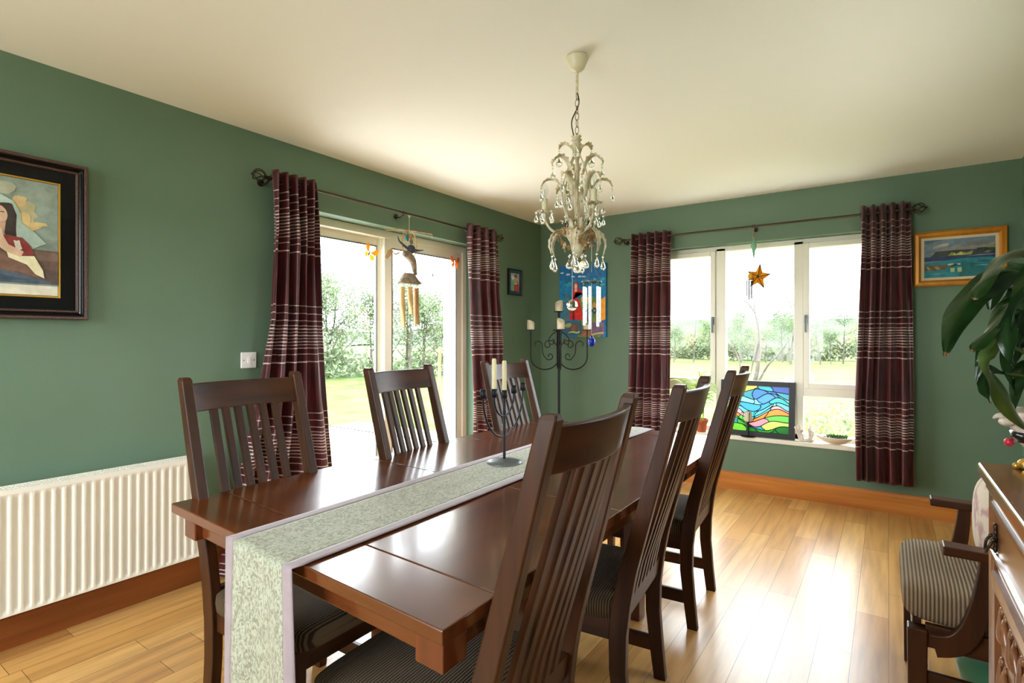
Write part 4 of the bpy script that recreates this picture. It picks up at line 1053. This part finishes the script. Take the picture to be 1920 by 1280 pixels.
for bi in range(len(bands) - 1):
    b0, cols = bands[bi]; b1 = bands[bi + 1][0]; cuts = [0]
    while cuts[-1] < .86: cuts.append(min(1, cuts[-1] + rnd.uniform(.10, .26)))
    cuts[-1] = 1
    for ci, (u0, u1) in enumerate(zip(cuts, cuts[1:])):
        c = rnd.choice(cols); mt = _pc.setdefault(('sg', c), stained('stained_%d_%d_%d' % c, tuple(q ** 1.45 for q in lin(*c)[:3]) + (1,)))
        if mt not in gm: gm.append(mt)
        n = 8; sk = .05 * rnd.choice((-1, 1)); X = lambda u, f: u + (sk * f + .025 * math.sin(f * PI) * (1 if ci % 2 else -1)) * (1 if 0 < u < 1 else 0)
        E0 = [(X(u0, k / 5), wavy(b0, X(u0, k / 5)) * (1 - k / 5) + wavy(b1, X(u0, k / 5)) * k / 5) for k in range(6)] if ci == 0 else last
        E1 = [(X(u1, k / 5), wavy(b0, X(u1, k / 5)) * (1 - k / 5) + wavy(b1, X(u1, k / 5)) * k / 5) for k in range(6)]
        mid = lambda P0, P1, b: [(P0[0] + (P1[0] - P0[0]) * k / n, wavy(b, P0[0] + (P1[0] - P0[0]) * k / n)) for k in range(1, n)]

        def q(u, v):
            e = math.sin(PI * min(1, max(0, u))) * math.sin(PI * min(1, max(0, v)))
            u2 = u + .10 * e * math.sin(9 * v + 2); v2 = v + .11 * e * math.sin(8 * u + 1)
            return G(-iw / 2 + iw * min(1, max(0, u2)), 0, .042 + ih * min(1, max(0, v2)))
        loop = [E0[0]] + mid(E0[0], E1[0], b0) + E1 + mid(E0[5], E1[5], b1)[::-1] + E0[1:][::-1]
        cells.add([q(*p) for p in loop], [tuple(range(len(loop)))], gm.index(mt)); last = E1
        if ci: leads.tube([q(*p) for p in E0], .0034, 5)
    if b0 > 0: leads.tube([q(k / 40, wavy(b0, k / 40)) for k in range(41)], .0036, 5)
cells.build('coloured_glass', gm, gl); leads.build('lead_line', LEAD, gl)
# candle holder on the sill
KO = (2.03, -.004, SZ); o = thing('candle_holder', KO, 'small black iron candle holder on the sill before the stained glass', 'candle holder')
MB().lathe([(.056, 0), (.057, .004), (.05, .005), (.006, .006)], 28).build('base', IRON, o)
MB().lathe([(.006, .004), (.006, .05), (.010, .085), (.006, .10), (.012, .115), (.034, .122), (.035, .126), (.004, .125)], 20).build('stem', IRON, o)
m = MB()
for a in (0, 1.9, 3.6, 5.1): d = Vector((math.cos(a), math.sin(a), 0)); m.tube(cr([d * .03 + Vector((0, 0, .123)), d * .044 + Vector((0, 0, .15)), d * .038 + Vector((0, 0, .19)), d * .05 + Vector((0, 0, .205)), d * .052 + Vector((0, 0, .19))]), .0026, 6)
m.build('scroll', IRON, o)
c = thing('pillar_candle', (2.03, -.004, SZ + .127), 'short white candle in the black iron holder on the window sill', 'candle')
MB().lathe([(.029, 0), (.030, .05), (.028, .082), (.02, .078), (.004, .076)], 20).build('wax', WAXW, c); MB().tube([(0, 0, .075), (0, .001, .088)], .0013, 5).build('wick', CHAR, c)
# terracotta pot with bamboo-like plant
TO_ = Vector((1.645, .015, SZ)); o = thing('potted_plant', TO_, 'lime green bamboo-like plant in a terracotta pot on the sill', 'potted plant')
MB().lathe([(.036, 0), (.049, .085), (.055, .086), (.057, .112), (.052, .114), (.048, .10), (.046, .09)], 28).build('pot', TERRA, o)
MB().lathe([(.001, .096), (.048, .097)], 20, caps=False).build('soil', SOIL, o)
rnd = random.Random(8)
stems = [((-.01, .0), (-.06, .005, .43)), ((.01, .005), (-.03, .02, .53)), ((.015, -.01), (.02, .01, .42)), ((-.02, -.01), (-.14, .0, .40)), ((0, .01), (-.2, .015, .46))]
m = MB()
for (bx, by), tip in stems: m.tube(cr([(bx, by, .09), (bx * 1.3 + tip[0] * .25, by, .09 + (tip[2] - .09) * .5), tip]), .0035, 6)
m.build('stem', LEAFL, o)


def blade(p, d, l, wd, droop, m, mi=0, n=8):
    d = Vector(d).normalized(); side = d.cross(Vector((0, 0, 1)));
    if side.length < .1: side = Vector((1, 0, 0))
    side.normalize()

    def fn(i, j):
        c = Vector(p) + d * l * j + Vector((0, 0, -droop * l * j * j)); ww = wd * math.sin(PI * min(1, .06 + .94 * j)) ** .8
        return c + side * (i - .5) * ww + Vector((0, 0, abs(i - .5) * ww * .35))
    return m.grid(fn, 2, n, mi)


for (bx, by), tip in stems:
    for k in range(6):
        f = .45 + .1 * k + rnd.uniform(-.04, .04); base = Vector((bx + (tip[0] - bx) * f ** 1.4, by, .09 + (tip[2] - .09) * min(1, f))); a = rnd.choice((0, PI)) + rnd.uniform(-.5, .5)
        m = MB(); d = Vector((math.cos(a), max(-.5, min(.12, math.sin(a))), rnd.uniform(.25, 1.1))); blade(base, d, rnd.uniform(.13, .22), .034, rnd.uniform(.25, .8), m); m.build('leaf', LEAFL, o)
# coral
KO = (2.455, .035, SZ)
m = MB(); rnd = random.Random(4); m.ball((0, 0, .012), (.06, .03, .016), 14, 8)
for k in range(13):
    x = rnd.uniform(-.058, .058); y = rnd.uniform(-.02, .02); hgt = rnd.uniform(.055, .125); p1 = (x * 1.25 + rnd.uniform(-.012, .012), y, hgt)
    m.tube(cr([(x * .8, y, .01), (x, y, hgt * .5), p1], 4), [.011 - .0004 * q for q in range(9)], 8); m.ball(p1, (.012, .011, .010), 8, 6)
    if k % 2: m.tube([(x, y, hgt * .5), (x + rnd.choice((-1, 1)) * .025, y, hgt * .75)], .008, 6)
m.v = [p + Vector(KO) for p in m.v]; o = m.build('coral_ornament', CORAL, None, KO); tag(o, 'white branching coral ornament on the sill right of the stained glass', 'ornament')
# shell dish with succulents
KO = Vector((2.655, .018, SZ)); o = thing('shell_planter', KO, 'large pale shell dish planted with small succulents on the sill by the curtain', 'planter')
m = MB(); secs = []
for r_, z_ in ((.3, .004), (.62, .012), (.86, .03), (1, .052), (.95, .054), (.8, .034), (.55, .02)):
    secs.append([(.115 * r_ * math.cos(2 * PI * j / 36) - (.018 * r_ if math.cos(2 * PI * j / 36) < -.6 else 0), .055 * r_ * math.sin(2 * PI * j / 36) * (1 + .04 * math.sin(j * 3)), z_ + (.012 * (max(0, -math.cos(2 * PI * j / 36))) ** 3) * r_) for j in range(36)])
m.loft(secs); m.build('shell', SHELL, o)
MB().ball((0.01, 0, .04), (.085, .036, .012), 16, 8).build('soil', SOIL, o)
rnd = random.Random(3)
for k in range(9):
    x = -.05 + .015 * k; y = rnd.uniform(-.018, .018); m = MB()
    for q in range(9):
        a = 2 * PI * q / 9 + k; blade((x, y, .045), (math.cos(a) * .55, math.sin(a) * .55, 1), rnd.uniform(.03, .052), .010, .15, m, 0, 4)
    m.build('succulent', SUCC, o)

# ------------------------------------------------------------------ sideboard
SX, SYF, SYN = 3.165, -3.255, -4.55        # front plane, far end, near end
SO_ = Vector((3.44, -3.9, 0)); sb = thing('sideboard', SO_, 'carved dark oak sideboard with drawers against the right wall', 'sideboard')
MB().box(SX - .016, RX - .004, SYN - .02, SYF + .02, .972, 1.0).build('top', SBW[1], sb, SO_, bevel=.006, seg=3)
MB().box(SX - .004, RX - .006, SYN - .01, SYF + .01, .945, .972).build('cornice_moulding', SBW[1], sb, SO_, bevel=.006, seg=3)
MB().box(SX + .02, RX - .006, SYN, SYF, .0, .945).build('carcass', SBW[2], sb, SO_, bevel=.003)
MB().box(SX - .0, SX + .02, SYF - .045, SYF, .0, .945).build('corner_stile', SBW[2], sb, SO_, bevel=.004)
MB().box(SX + .004, SX + .021, SYN, SYF - .045, .80, .815).build('rail_moulding', SBW[1], sb, SO_, bevel=.004)
MB().box(SX - .004, SX + .021, SYN, SYF - .0, .0, .09).build('plinth', SBW[1], sb, SO_, bevel=.006)
for ya_, yb_ in ((-3.86, -3.305), (-4.5, -3.90)):
    d = MB().box(SX + .002, SX + .022, ya_, yb_, .82, .94); dr = d.build('drawer', SBW[1], sb, SO_, bevel=.004)
    m = MB(); frame_ring(m, lambda s, o_, z_: Vector((SX + .002 - o_, s, z_)), ya_ + .006, yb_ - .006, .826, .934, [(0, 0), (.002, .006), (.008, .007), (.012, .0)]); m.build('drawer_moulding', SBW[1], dr, SO_)
    yc = yb_ - .05; m = MB()
    for dz, r_ in ((.022, .006), (.012, .008), (.0, .010), (-.012, .008), (-.022, .006)): m.ball((SX - .001, yc, .868 + dz), (.004, r_, .009), 10, 6)
    for dy in (-.015, .015): m.ball((SX - .006, yc + dy, .868), .0045, 8, 6)
    m.tube(cr([(SX - .006, yc - .015, .868), (SX - .013, yc - .019, .855), (SX - .017, yc, .836), (SX - .013, yc + .019, .855), (SX - .006, yc + .015, .868)]), .0027, 8)
    h = m.build('handle', BRONZE, dr, SO_); h['label'] = 'aged bronze drop handle'
    d = MB().box(SX + .008, SX + .022, ya_, yb_, .10, .795); dd = d.build('door', SBW[2], sb, SO_, bevel=.003)
    m = MB(); frame_ring(m, lambda s, o_, z_: Vector((SX + .008 - o_, s, z_)), ya_ + .005, yb_ - .005, .105, .79, [(0, 0), (.003, .010), (.02, .012), (.035, .009), (.045, .0)]); m.build('door_moulding', SBW[2], dd, SO_)
    m = MB(); rnd = random.Random(int(ya_ * -10))
    for zz in (.70, .60, .50, .40, .30):
        for k in range(9):
            yy = ya_ + .075 + (yb_ - ya_ - .15) * k / 8; s_ = 1 if k % 2 else -1
            m.tube(cr([(SX + .006, yy - .02, zz - .03), (SX + .003, yy, zz + s_ * .015), (SX + .006, yy + .02, zz + .03)], 4), [.003, .004, .006, .007, .007, .006, .004, .003, .001], 6); m.ball((SX + .006, yy, zz - .03 * s_), (.005, .009, .009), 8, 6); m.ball((SX + .006, yy + .012, zz + .028 * s_), (.004, .006, .010), 8, 6)
    m.build('carved_relief', SBW[2], dd, SO_)

# planter on the sideboard and its peace lily
PLX = Vector((3.262, -3.318, 1.0)); o = thing('shell_mosaic_planter', PLX, 'shell-encrusted pot on gilt feet at the corner of the sideboard', 'plant pot')
MB().lathe([(.03, .03), (.055, .06), (.075, .10), (.082, .125), (.078, .13), (.07, .12), (.04, .11)], 28).build('bowl', STONE, o)
MB().lathe([(.04, .064), (.068, .066), (.072, .085), (.06, .09)], 28).build('black_band', BLACKP, o)
MB().lathe([(.05, .012), (.046, .03), (.042, .066)], 24).build('pedestal', CREAMC, o)
for k in range(10):
    a = 2 * PI * k / 10 + .35; d = Vector((math.cos(a), math.sin(a), 0)); m = MB()
    if k % 2: m.ball(d * .084 + Vector((0, 0, .106)), (.014, .014, .009), 10, 8); m.tube(cr([d * .08 + Vector((0, 0, .112)), d * .098 + Vector((0, 0, .118)), d * .108 + Vector((0, 0, .112))], 4), [.008, .008, .007, .007, .006, .005, .004, .003, .002], 6); m.build('shell', STONE, o)
    else: m.ball(d * .072 + Vector((0, 0, .058)), .009, 10, 8); m.build('bead', REDB, o)
for k in range(4):
    a = 2 * PI * k / 4 + 2.4; d = Vector((math.cos(a), math.sin(a), 0)); m = MB()
    m.ball(d * .052 + Vector((0, 0, .0125)), (.017, .014, .0125), 12, 8)
    for q in (-1, 0, 1): m.ball(d * .066 + Vector((-d.y, d.x, 0)) * q * .009 + Vector((0, 0, .007)), (.008, .006, .007), 8, 6)
    m.build('claw_foot', GILT, o)
PLO = PLX + Vector((0, 0, .11)); o = thing('peace_lily', PLO, 'large leafy peace lily with drooping dark leaves above the sideboard', 'plant')
MB().ball((0, 0, .0), (.062, .062, .012), 20, 8).build('soil', SOIL, o)
LV = {'A': ([(3.222, -3.382, 1.394), (3.172, -3.441, 1.4), (3.122, -3.512, 1.364), (3.085, -3.562, 1.311), (3.068, -3.586, 1.244)], .075, 0),
      'B': ([(3.229, -3.365, 1.447), (3.182, -3.446, 1.443), (3.147, -3.507, 1.415), (3.12, -3.562, 1.376), (3.109, -3.582, 1.344)], .06, 0),
      'C': ([(3.219, -3.445, 1.379), (3.184, -3.505, 1.352), (3.149, -3.554, 1.317), (3.119, -3.599, 1.28), (3.1, -3.625, 1.254)], .05, 0),
      'D': ([(3.203, -3.517, 1.383), (3.17, -3.564, 1.344), (3.155, -3.586, 1.298), (3.156, -3.586, 1.253), (3.16, -3.583, 1.225)], .045, 0),
      'E': ([(3.218, -3.385, 1.089), (3.178, -3.473, 1.137), (3.143, -3.534, 1.194), (3.128, -3.569, 1.24), (3.151, -3.541, 1.282)], .05, 1),
      'F': ([(3.176, -3.377, 1.206), (3.153, -3.418, 1.217), (3.141, -3.438, 1.195), (3.145, -3.436, 1.168), (3.148, -3.433, 1.149)], .04, 0),
      'G': ([(3.172, -3.38, 1.27), (3.144, -3.411, 1.27), (3.134, -3.431, 1.236), (3.132, -3.432, 1.202), (3.132, -3.432, 1.174)], .03, 0),
      'H': ([(3.252, -3.276, 1.313), (3.216, -3.325, 1.4), (3.183, -3.361, 1.409), (3.159, -3.389, 1.376), (3.151, -3.395, 1.333)], .06, 0),
      'I': ([(3.246, -3.328, 1.27), (3.216, -3.374, 1.332), (3.184, -3.408, 1.342), (3.158, -3.438, 1.311), (3.146, -3.446, 1.27)], .06, 0),
      'J': ([(3.256, -3.298, 1.204), (3.229, -3.316, 1.269), (3.202, -3.347, 1.269), (3.186, -3.37, 1.216), (3.194, -3.365, 1.163)], .06, 0),
      'K': ([(3.256, -3.273, 1.137), (3.233, -3.313, 1.204), (3.214, -3.339, 1.216), (3.197, -3.363, 1.184), (3.19, -3.368, 1.131)], .05, 0),
      'L': ([(3.247, -3.425, 1.388), (3.21, -3.475, 1.406), (3.186, -3.516, 1.375), (3.176, -3.535, 1.327), (3.18, -3.533, 1.28)], .05, 0),
      'M': ([(3.265, -3.291, 1.096), (3.243, -3.282, 1.269), (3.224, -3.295, 1.358), (3.2, -3.324, 1.373), (3.176, -3.353, 1.356)], .05, 0)}
for k_, (pts, wd, kind) in LV.items():
    path = cr([Vector(p) for p in pts], 6); N = len(path) - 1; m = MB(); rl = random.Random(ord(k_)); roll = rl.uniform(-.9, .9)
    vdir = Vector((-.2, 1.3, 0)).normalized(); vdir = (Matrix.Rotation(roll, 3, 'Z') @ vdir + Vector((0, 0, rl.uniform(-.5, .1)))).normalized()

    def fn(i, j):
        k = min(N, int(round(j * N))); p = path[k]; t = (path[min(k + 1, N)] - path[max(k - 1, 0)]).normalized(); side = t.cross(vdir)
        side = side.normalized() if side.length > .05 else Vector((1, 0, 0)); up = side.cross(t)
        jj = .04 + .96 * j; ww = wd * 1.9 * jj ** .75 * max(.02, 1 - jj) ** .8 * (1 + .06 * math.sin(j * 17 + ord(k_))); x = (i - .5) * ww
        return p + side * x + up * (abs(x) * .4) + up * .006 * math.sin(j * 12 + i * 4) * (abs(i - .5) * 2)
    m.grid(fn, 6, N)
    if k_ in 'ABCFG':
        for q in range(len(m.f)):
            if q // 6 >= N - 1: m.m[q] = 1
    lf = m.build('leaf', [LEAFG if kind else LEAFD, LEAFTIP], o, PLO)
    MB().tube(cr([PLO + Vector((random.Random(k_).uniform(-.02, .02), 0, -.0)), (PLO + path[0]) / 2 + Vector((.015, .01, .03)), path[0]]), .003, 6).build('stalk', LEAFG, lf, PLO)

# ------------------------------------------------------------------ carver armchair
AO = Vector((3.03, -2.43, 0)); ac = thing('armchair', AO, 'dark wooden carver armchair with striped taupe seat beyond the sideboard', 'armchair')
hw = .265           # local: front at x=0, back towards +x
for s_ in (-1, 1):
    y = s_ * hw
    MB().bar((.03, y, 0), (.03, y, .37), .046, .046, (1, 0, 0), w1=.052, d1=.052).build('front_leg', CHW[2], ac, bevel=.004)
    m = MB(); secs = []
    for z in (0, .15, .35, .5, .75, 1.0):
        x = .50 + (.04 if z == 0 else .01 if z == .15 else 0) + max(0, z - .5) * .16; secs.append([(x, y - .02, z), (x + .045, y - .02, z), (x + .045, y + .02, z), (x, y + .02, z)])
    m.loft(secs, 0, False); m.build('back_post', CHW[2], ac, bevel=.004)
    MB().box(.05, .51, y - .013, y + .013, .315, .385).build('side_rail', CHW[0], ac, bevel=.003)
    m = MB(); path = cr([(.07, 0, .335), (.12, 0, .352), (.155, 0, .40), (.178, 0, .48), (.19, 0, .56), (.195, 0, .625)], 5); N = len(path); secs = []
    yo = y + s_ * .028
    for k, p in enumerate(path):
        t = (path[min(k + 1, N - 1)] - path[max(k - 1, 0)]).normalized(); n_ = Vector((-t.z, 0, t.x)); wd = .066 - .03 * k / (N - 1)
        secs.append([p + n_ * wd / 2 + Vector((0, yo - .014, 0)), p - n_ * wd / 2 + Vector((0, yo - .014, 0)), p - n_ * wd / 2 + Vector((0, yo + .014, 0)), p + n_ * wd / 2 + Vector((0, yo + .014, 0))])
    m.loft(secs, 0, False); m.build('arm_support', CHW[2], ac, bevel=.003)
    m = MB(); m.hexa([(.09, yo - .034, .624), (.56, yo - .02, .616), (.56, yo + .02, .616), (.09, yo + .034, .624), (.09, yo - .034, .652), (.56, yo - .02, .644), (.56, yo + .02, .644), (.09, yo + .034, .652)])
    m.box(.238, .272, yo - .018, yo + .018, .650, .658); m.build('armrest', CHW[0], ac, bevel=.004)
    MB().box(.05, .52, y - .01, y + .01, .2, .235).build('stretcher', CHW[0], ac, bevel=.003)
MB().box(.018, .042, -hw + .02, hw - .02, .315, .385).build('front_rail', CHW[1], ac, bevel=.003)
MB().box(.51, .54, -hw + .02, hw - .02, .30, .37).build('back_rail', CHW[1], ac, bevel=.003)
m = MB().box(.575, .60, -hw + .02, hw - .02, .89, .98); m.build('top_rail', CHW[1], ac, bevel=.004)
for k in range(6): MB().bar((.525, (k - 2.5) * .06, .37), (.585, (k - 2.5) * .06, .90), .03, .016, (0, 1, 0)).build('slat', CHW[2], ac, bevel=.002)
MB().ball((.255, 0, .437), (.265, .272, .07), 44, 16, e1=.45, e2=.22).build('seat_cushion', CORDL, ac)
# cushion on the armchair
CC = Vector((3.30, -2.40, .505)); o = thing('scatter_cushion', CC, 'cream floral fringed cushion leaning back on the armchair seat', 'cushion')
Mr = Matrix.Rotation(-.35, 3, 'Y')
MB().ball((0, 0, .15), (.075, .165, .155), 28, 18, e1=.7, e2=.75, M=Matrix.Identity(3)).build('cover', CREAMF, o)
m = MB(); rnd = random.Random(2)
for k in range(90):
    a = 2 * PI * k / 90; e = lambda v: math.copysign(abs(v) ** .7, v); p = Vector((-.005, .165 * e(math.cos(a)), .15 + .155 * e(math.sin(a)))); d = Vector((rnd.uniform(-.7, .3), math.cos(a), math.sin(a)))
    if p.z < .04: continue
    m.tube([p, p + d * .02, p + d * .034 + Vector((0, 0, -.012))], .0028, 4)
m.build('fringe', CREAMF, o)
# footstool
CC = Vector((3.36, -2.28, 0)); o = thing('footstool', CC, 'round green velvet footstool with grey patterned top under the armchair', 'footstool')
MB().lathe([(.13, .03), (.165, .06), (.175, .11), (.16, .155), (.13, .17)][::1], 32).build('velvet_side', GREENV, o)
MB().ball((.015, 0, .155), (.145, .145, .045), 28, 10).build('patterned_top', GREYTW, o)
for k in range(4):
    a = PI / 4 + PI / 2 * k; MB().lathe([(.012, 0), (.018, .02), (.015, .045)], 12, (.11 * math.cos(a), .11 * math.sin(a), 0)).build('foot', CHW[2], o)

# ------------------------------------------------------------------ outdoors
GRASS = mat('lawn_grass', lin(66, 88, 42), .9, c2=lin(94, 106, 60), scale=(1.3, 1.3, 1.3), bump=.6, bscale=(22, 22, 22), detail=8, spec=.05)
PAVE = mat('pale_paving', lin(222, 216, 206), .85, c2=lin(206, 200, 190), scale=(3, 3, 3))
BARK = mat('grey_bark', lin(88, 80, 70), .9, c2=lin(60, 54, 48), scale=(12, 12, 3))
F1 = mat('mid_green_foliage', lin(98, 116, 76), .7, c2=lin(86, 102, 68), scale=(2, 2, 2), transl=.35)  # all three foliage colours greyed to imitate haze and glare outdoors
F2 = mat('olive_foliage', lin(120, 120, 84), .7, c2=lin(126, 120, 90), scale=(2, 2, 2), transl=.35)
F3 = mat('grey_green_foliage', lin(104, 118, 94), .7, c2=lin(114, 122, 100), scale=(2, 2, 2), transl=.35)
FLW = mat('yellow_bloom', lin(226, 196, 70), .6, transl=.3)
m = MB().box(-4.1, -.4, -14, .45, -.2, -.085); m.box(-4.1, 5, .4, 1.0, -.2, -.085); m.box(-.4, 9, -14, -6.8, -.2, -.085); m.box(4.02, 9, -6.8, 1, -.2, -.085); struct(m.build('patio', PAVE))  # unseen rear and right-hand paving added to bounce daylight onto the ceiling
m = MB().grid(lambda i, j: Vector((-70 + 110 * i, -30 + 110 * j, -.1 + .10 * noise.noise(Vector((i * 22, j * 22, 0))) * min(1, max(0, abs(-70 + 110 * i + 2) - 4) / 6))), 60, 60); o = m.build('lawn', GRASS); struct(o)
m = MB().grid(lambda i, j: Vector((-120 + 200 * i, 60 + 90 * j, -.3 + 6.5 * j + 1.2 * noise.noise(Vector((i * 6, j * 4, 2))))), 40, 16); struct(m.build('distant_field', mat('hazy_field', lin(66, 76, 58), .95, c2=lin(54, 66, 48), scale=(.08, .08, .08), spec=.05)))
m = MB().grid(lambda i, j: Vector((-75 - 60 * j, -20 + 110 * i, -.3 + 5.0 * j + 1.0 * noise.noise(Vector((i * 6, j * 4, 5))))), 40, 12); struct(m.build('distant_slope', mat('hazy_slope', lin(70, 80, 62), .95, c2=lin(82, 84, 66), scale=(.08, .08, .08), spec=.05)))


def leaf_quads(m, c, r, n, size, rnd, mi=0):
    for _ in range(n):
        d = Vector((rnd.gauss(0, 1), rnd.gauss(0, 1), rnd.gauss(0, 1))).normalized() * (rnd.random() ** .4); p = Vector(c) + Vector((d.x * r[0], d.y * r[1], d.z * r[2]))
        a = Vector((rnd.gauss(0, 1), rnd.gauss(0, 1), rnd.gauss(0, 1))).normalized(); b = a.orthogonal().normalized(); s_ = size * rnd.uniform(.6, 1.3)
        m.add([p, p + a * s_ * .5 + b * s_ * .28, p + a * s_, p + a * s_ * .5 - b * s_ * .28], [(0, 1, 2, 3)], mi)


def make_tree(seed, h, spread, nleaf, fol, lsize=.10, thin=False):
    rnd = random.Random(seed); tr = MB(); tips = []
    lean = Vector((rnd.uniform(-.1, .1), rnd.uniform(-.1, .1), 1))
    top = [Vector((0, 0, -.15))] + [Vector((lean.x * h * f + rnd.uniform(-.04, .04) * h * .3, lean.y * h * f + rnd.uniform(-.04, .04) * h * .3, h * f)) for f in (.25, .5, .75, 1)]
    tp = cr(top, 4); tr.tube(tp, [max(.006, .018 * h * (1 - .93 * k / (len(tp) - 1))) for k in range(len(tp))], 7)
    for k in range(13 if not thin else 8):
        f = rnd.uniform(.22, .95); b = tp[int(f * (len(tp) - 1))]; a = rnd.uniform(0, 2 * PI); l_ = spread * (1.15 - f) * rnd.uniform(.6, 1.1) + .15
        e = b + Vector((math.cos(a) * l_, math.sin(a) * l_, l_ * rnd.uniform(.4, 1.1))); mid = (b + e) / 2 + Vector((0, 0, -.06 * l_))
        tr.tube(cr([b, mid, e], 3), [.008 * h * (1 - f * .6) * (1 - .8 * q / 6) for q in range(7)], 5); tips += [mid, e]
        for _ in range(2):
            g = e + Vector((rnd.uniform(-1, 1), rnd.uniform(-1, 1), rnd.uniform(.0, 1))) * l_ * .4; tr.tube([mid if _ else e, g], [.003 * h * .6, .001 * h], 4); tips.append(g)
    lv = MB()
    for p in tips: leaf_quads(lv, p, (.3 * spread, .3 * spread, .28 * spread), int(nleaf * 1.35) // len(tips) + 1, lsize, rnd)
    return tr, lv


tm = []
for sd, h, spd, nl, fol in ((1, 3.3, 1.2, 1500, F1), (2, 3.7, 1.3, 1100, F3), (3, 2.9, 1.1, 1700, F1), (4, 3.9, 1.0, 700, F2), (5, 3.1, 1.2, 1300, F3)):
    tr, lv = make_tree(sd, h, spd, nl, fol); e = thing('tree', (0, 0, -100), '', 'tree')
    tr.build('trunk', BARK, e); lv.build('foliage', fol, e); tm.append(e)
kinds = ['slender tree with mid green leaves', 'tall pale thin-leaved tree', 'low bushy green tree', 'nearly bare tall thin tree', 'grey green loose tree']
rnd = random.Random(12)
used = set()


def plant(x, y, k, s_, where, group):
    if k not in used: t = tm[k]; used.add(k)
    else: t = copy_tree(tm[k])
    t.location = (x, y, -.1); t.rotation_euler = (0, 0, rnd.uniform(0, 6.28)); t.scale = (s_,) * 3; t['label'] = kinds[k] + where; t['group'] = group[0] + ', ' + kinds[k]; return t


K1 = [(1.0, 0), (.96, 1)]
for i in range(22):     # beyond the lawn, seen through the door
    f = i / 21; y = 2.8 + 8.2 * f + rnd.uniform(-.25, .25); x = -14.6 + 4.9 * f + rnd.uniform(-1.2, 1.0)
    plant(x, y, (0, 1, 4, 2, 3)[i % 5], rnd.uniform(.84, 1.06), ' beyond the lawn, seen through the glass door', ('trees seen through the door',))
for i in range(28):     # beyond the lawn, seen through the window
    f = i / 27; x = -10.5 + 15 * f + rnd.uniform(-.3, .3); y = 27.5 + rnd.uniform(-3.0, 3)
    plant(x, y, (2, 4, 0, 3, 1)[i % 5], rnd.uniform(.5, .98), ' across the field, seen through the far window', ('trees seen through the window',))


def hedge(name, pts, n, r, size, mats, label, cat, seed):
    rnd = random.Random(seed); m = MB()
    for p in pts:
        for mi in range(len(mats)): leaf_quads(m, p, r, n // len(mats), size, rnd, mi)
    o = m.build(name, mats); return tag(o, label, cat, None, 'stuff')


hedge('undergrowth', [(-15.6 + 6.4 * f + .4 * math.sin(f * 31), 1.2 + 11.2 * f, .25 + .22 * math.sin(f * 17)) for f in [k / 26 for k in range(27)]], 170, (.75, .75, .55), .17, [F1, F3], 'tangled green undergrowth at the edge of the lawn beyond the glass door', 'undergrowth', 3)
hedge('hedgerow', [(-15 + 27 * f, 31.5 + 1.5 * math.sin(f * 13), .45 + .3 * math.sin(f * 23)) for f in [k / 34 for k in range(35)]], 420, (1.1, .9, .7), .24, [F1, F3, F2], 'rough green hedgerow across the field beyond the far window', 'hedge', 4)
hedge('flower_bed', [(2.25 + .33 * k, 2.2 + .35 * math.sin(k * 2.1), .18) for k in range(6)], 360, (.34, .4, .34), .06, [F2, F1, F3, FLW], 'low pale shrubs and yellow flowers just outside the far window', 'shrubs', 5)
# sapling
SP = Vector((1.32, 3.75, -.1)); o = thing('sapling', SP, 'bare forked sapling just outside the middle pane of the far window', 'tree')
MB().tube(cr([(0, 0, -.1), (.02, 0, .5), (.1, 0, .95), (.12, .02, 1.4), (.05, 0, 1.85), (.08, 0, 2.2)]), [.045 - .0014 * k for k in range(31)], 8).build('trunk', BARK, o)
for pts in ([(.03, 0, .55), (.22, 0, .95), (.42, 0, 1.2), (.68, .02, 1.62)], [(.02, 0, .5), (-.12, .02, .85), (-.22, .03, 1.18), (-.48, .0, 1.5)], [(.06, 0, 1.75), (-.05, 0, 1.9), (-.14, 0, 1.97)], [(.1, 0, 1.3), (.03, 0, 1.0), (.0, 0, .8)]):
    q = cr(pts, 5); MB().tube(q, [.02 * (1 - .8 * k / (len(q) - 1)) for k in range(len(q))], 6).build('branch', BARK, o)
# leaning broom handle outside the door
PB = Vector((-.50, -.93, -.085)); o = MB().tube([(-.52, -1.02, -.08), (-.43, -1.083, 1.19)], .014, 10).build('wooden_pole', BAMBOO, None, (-.52, -1.02, -.08)); tag(o, 'plain wooden pole leaning outside against the door reveal', 'pole')
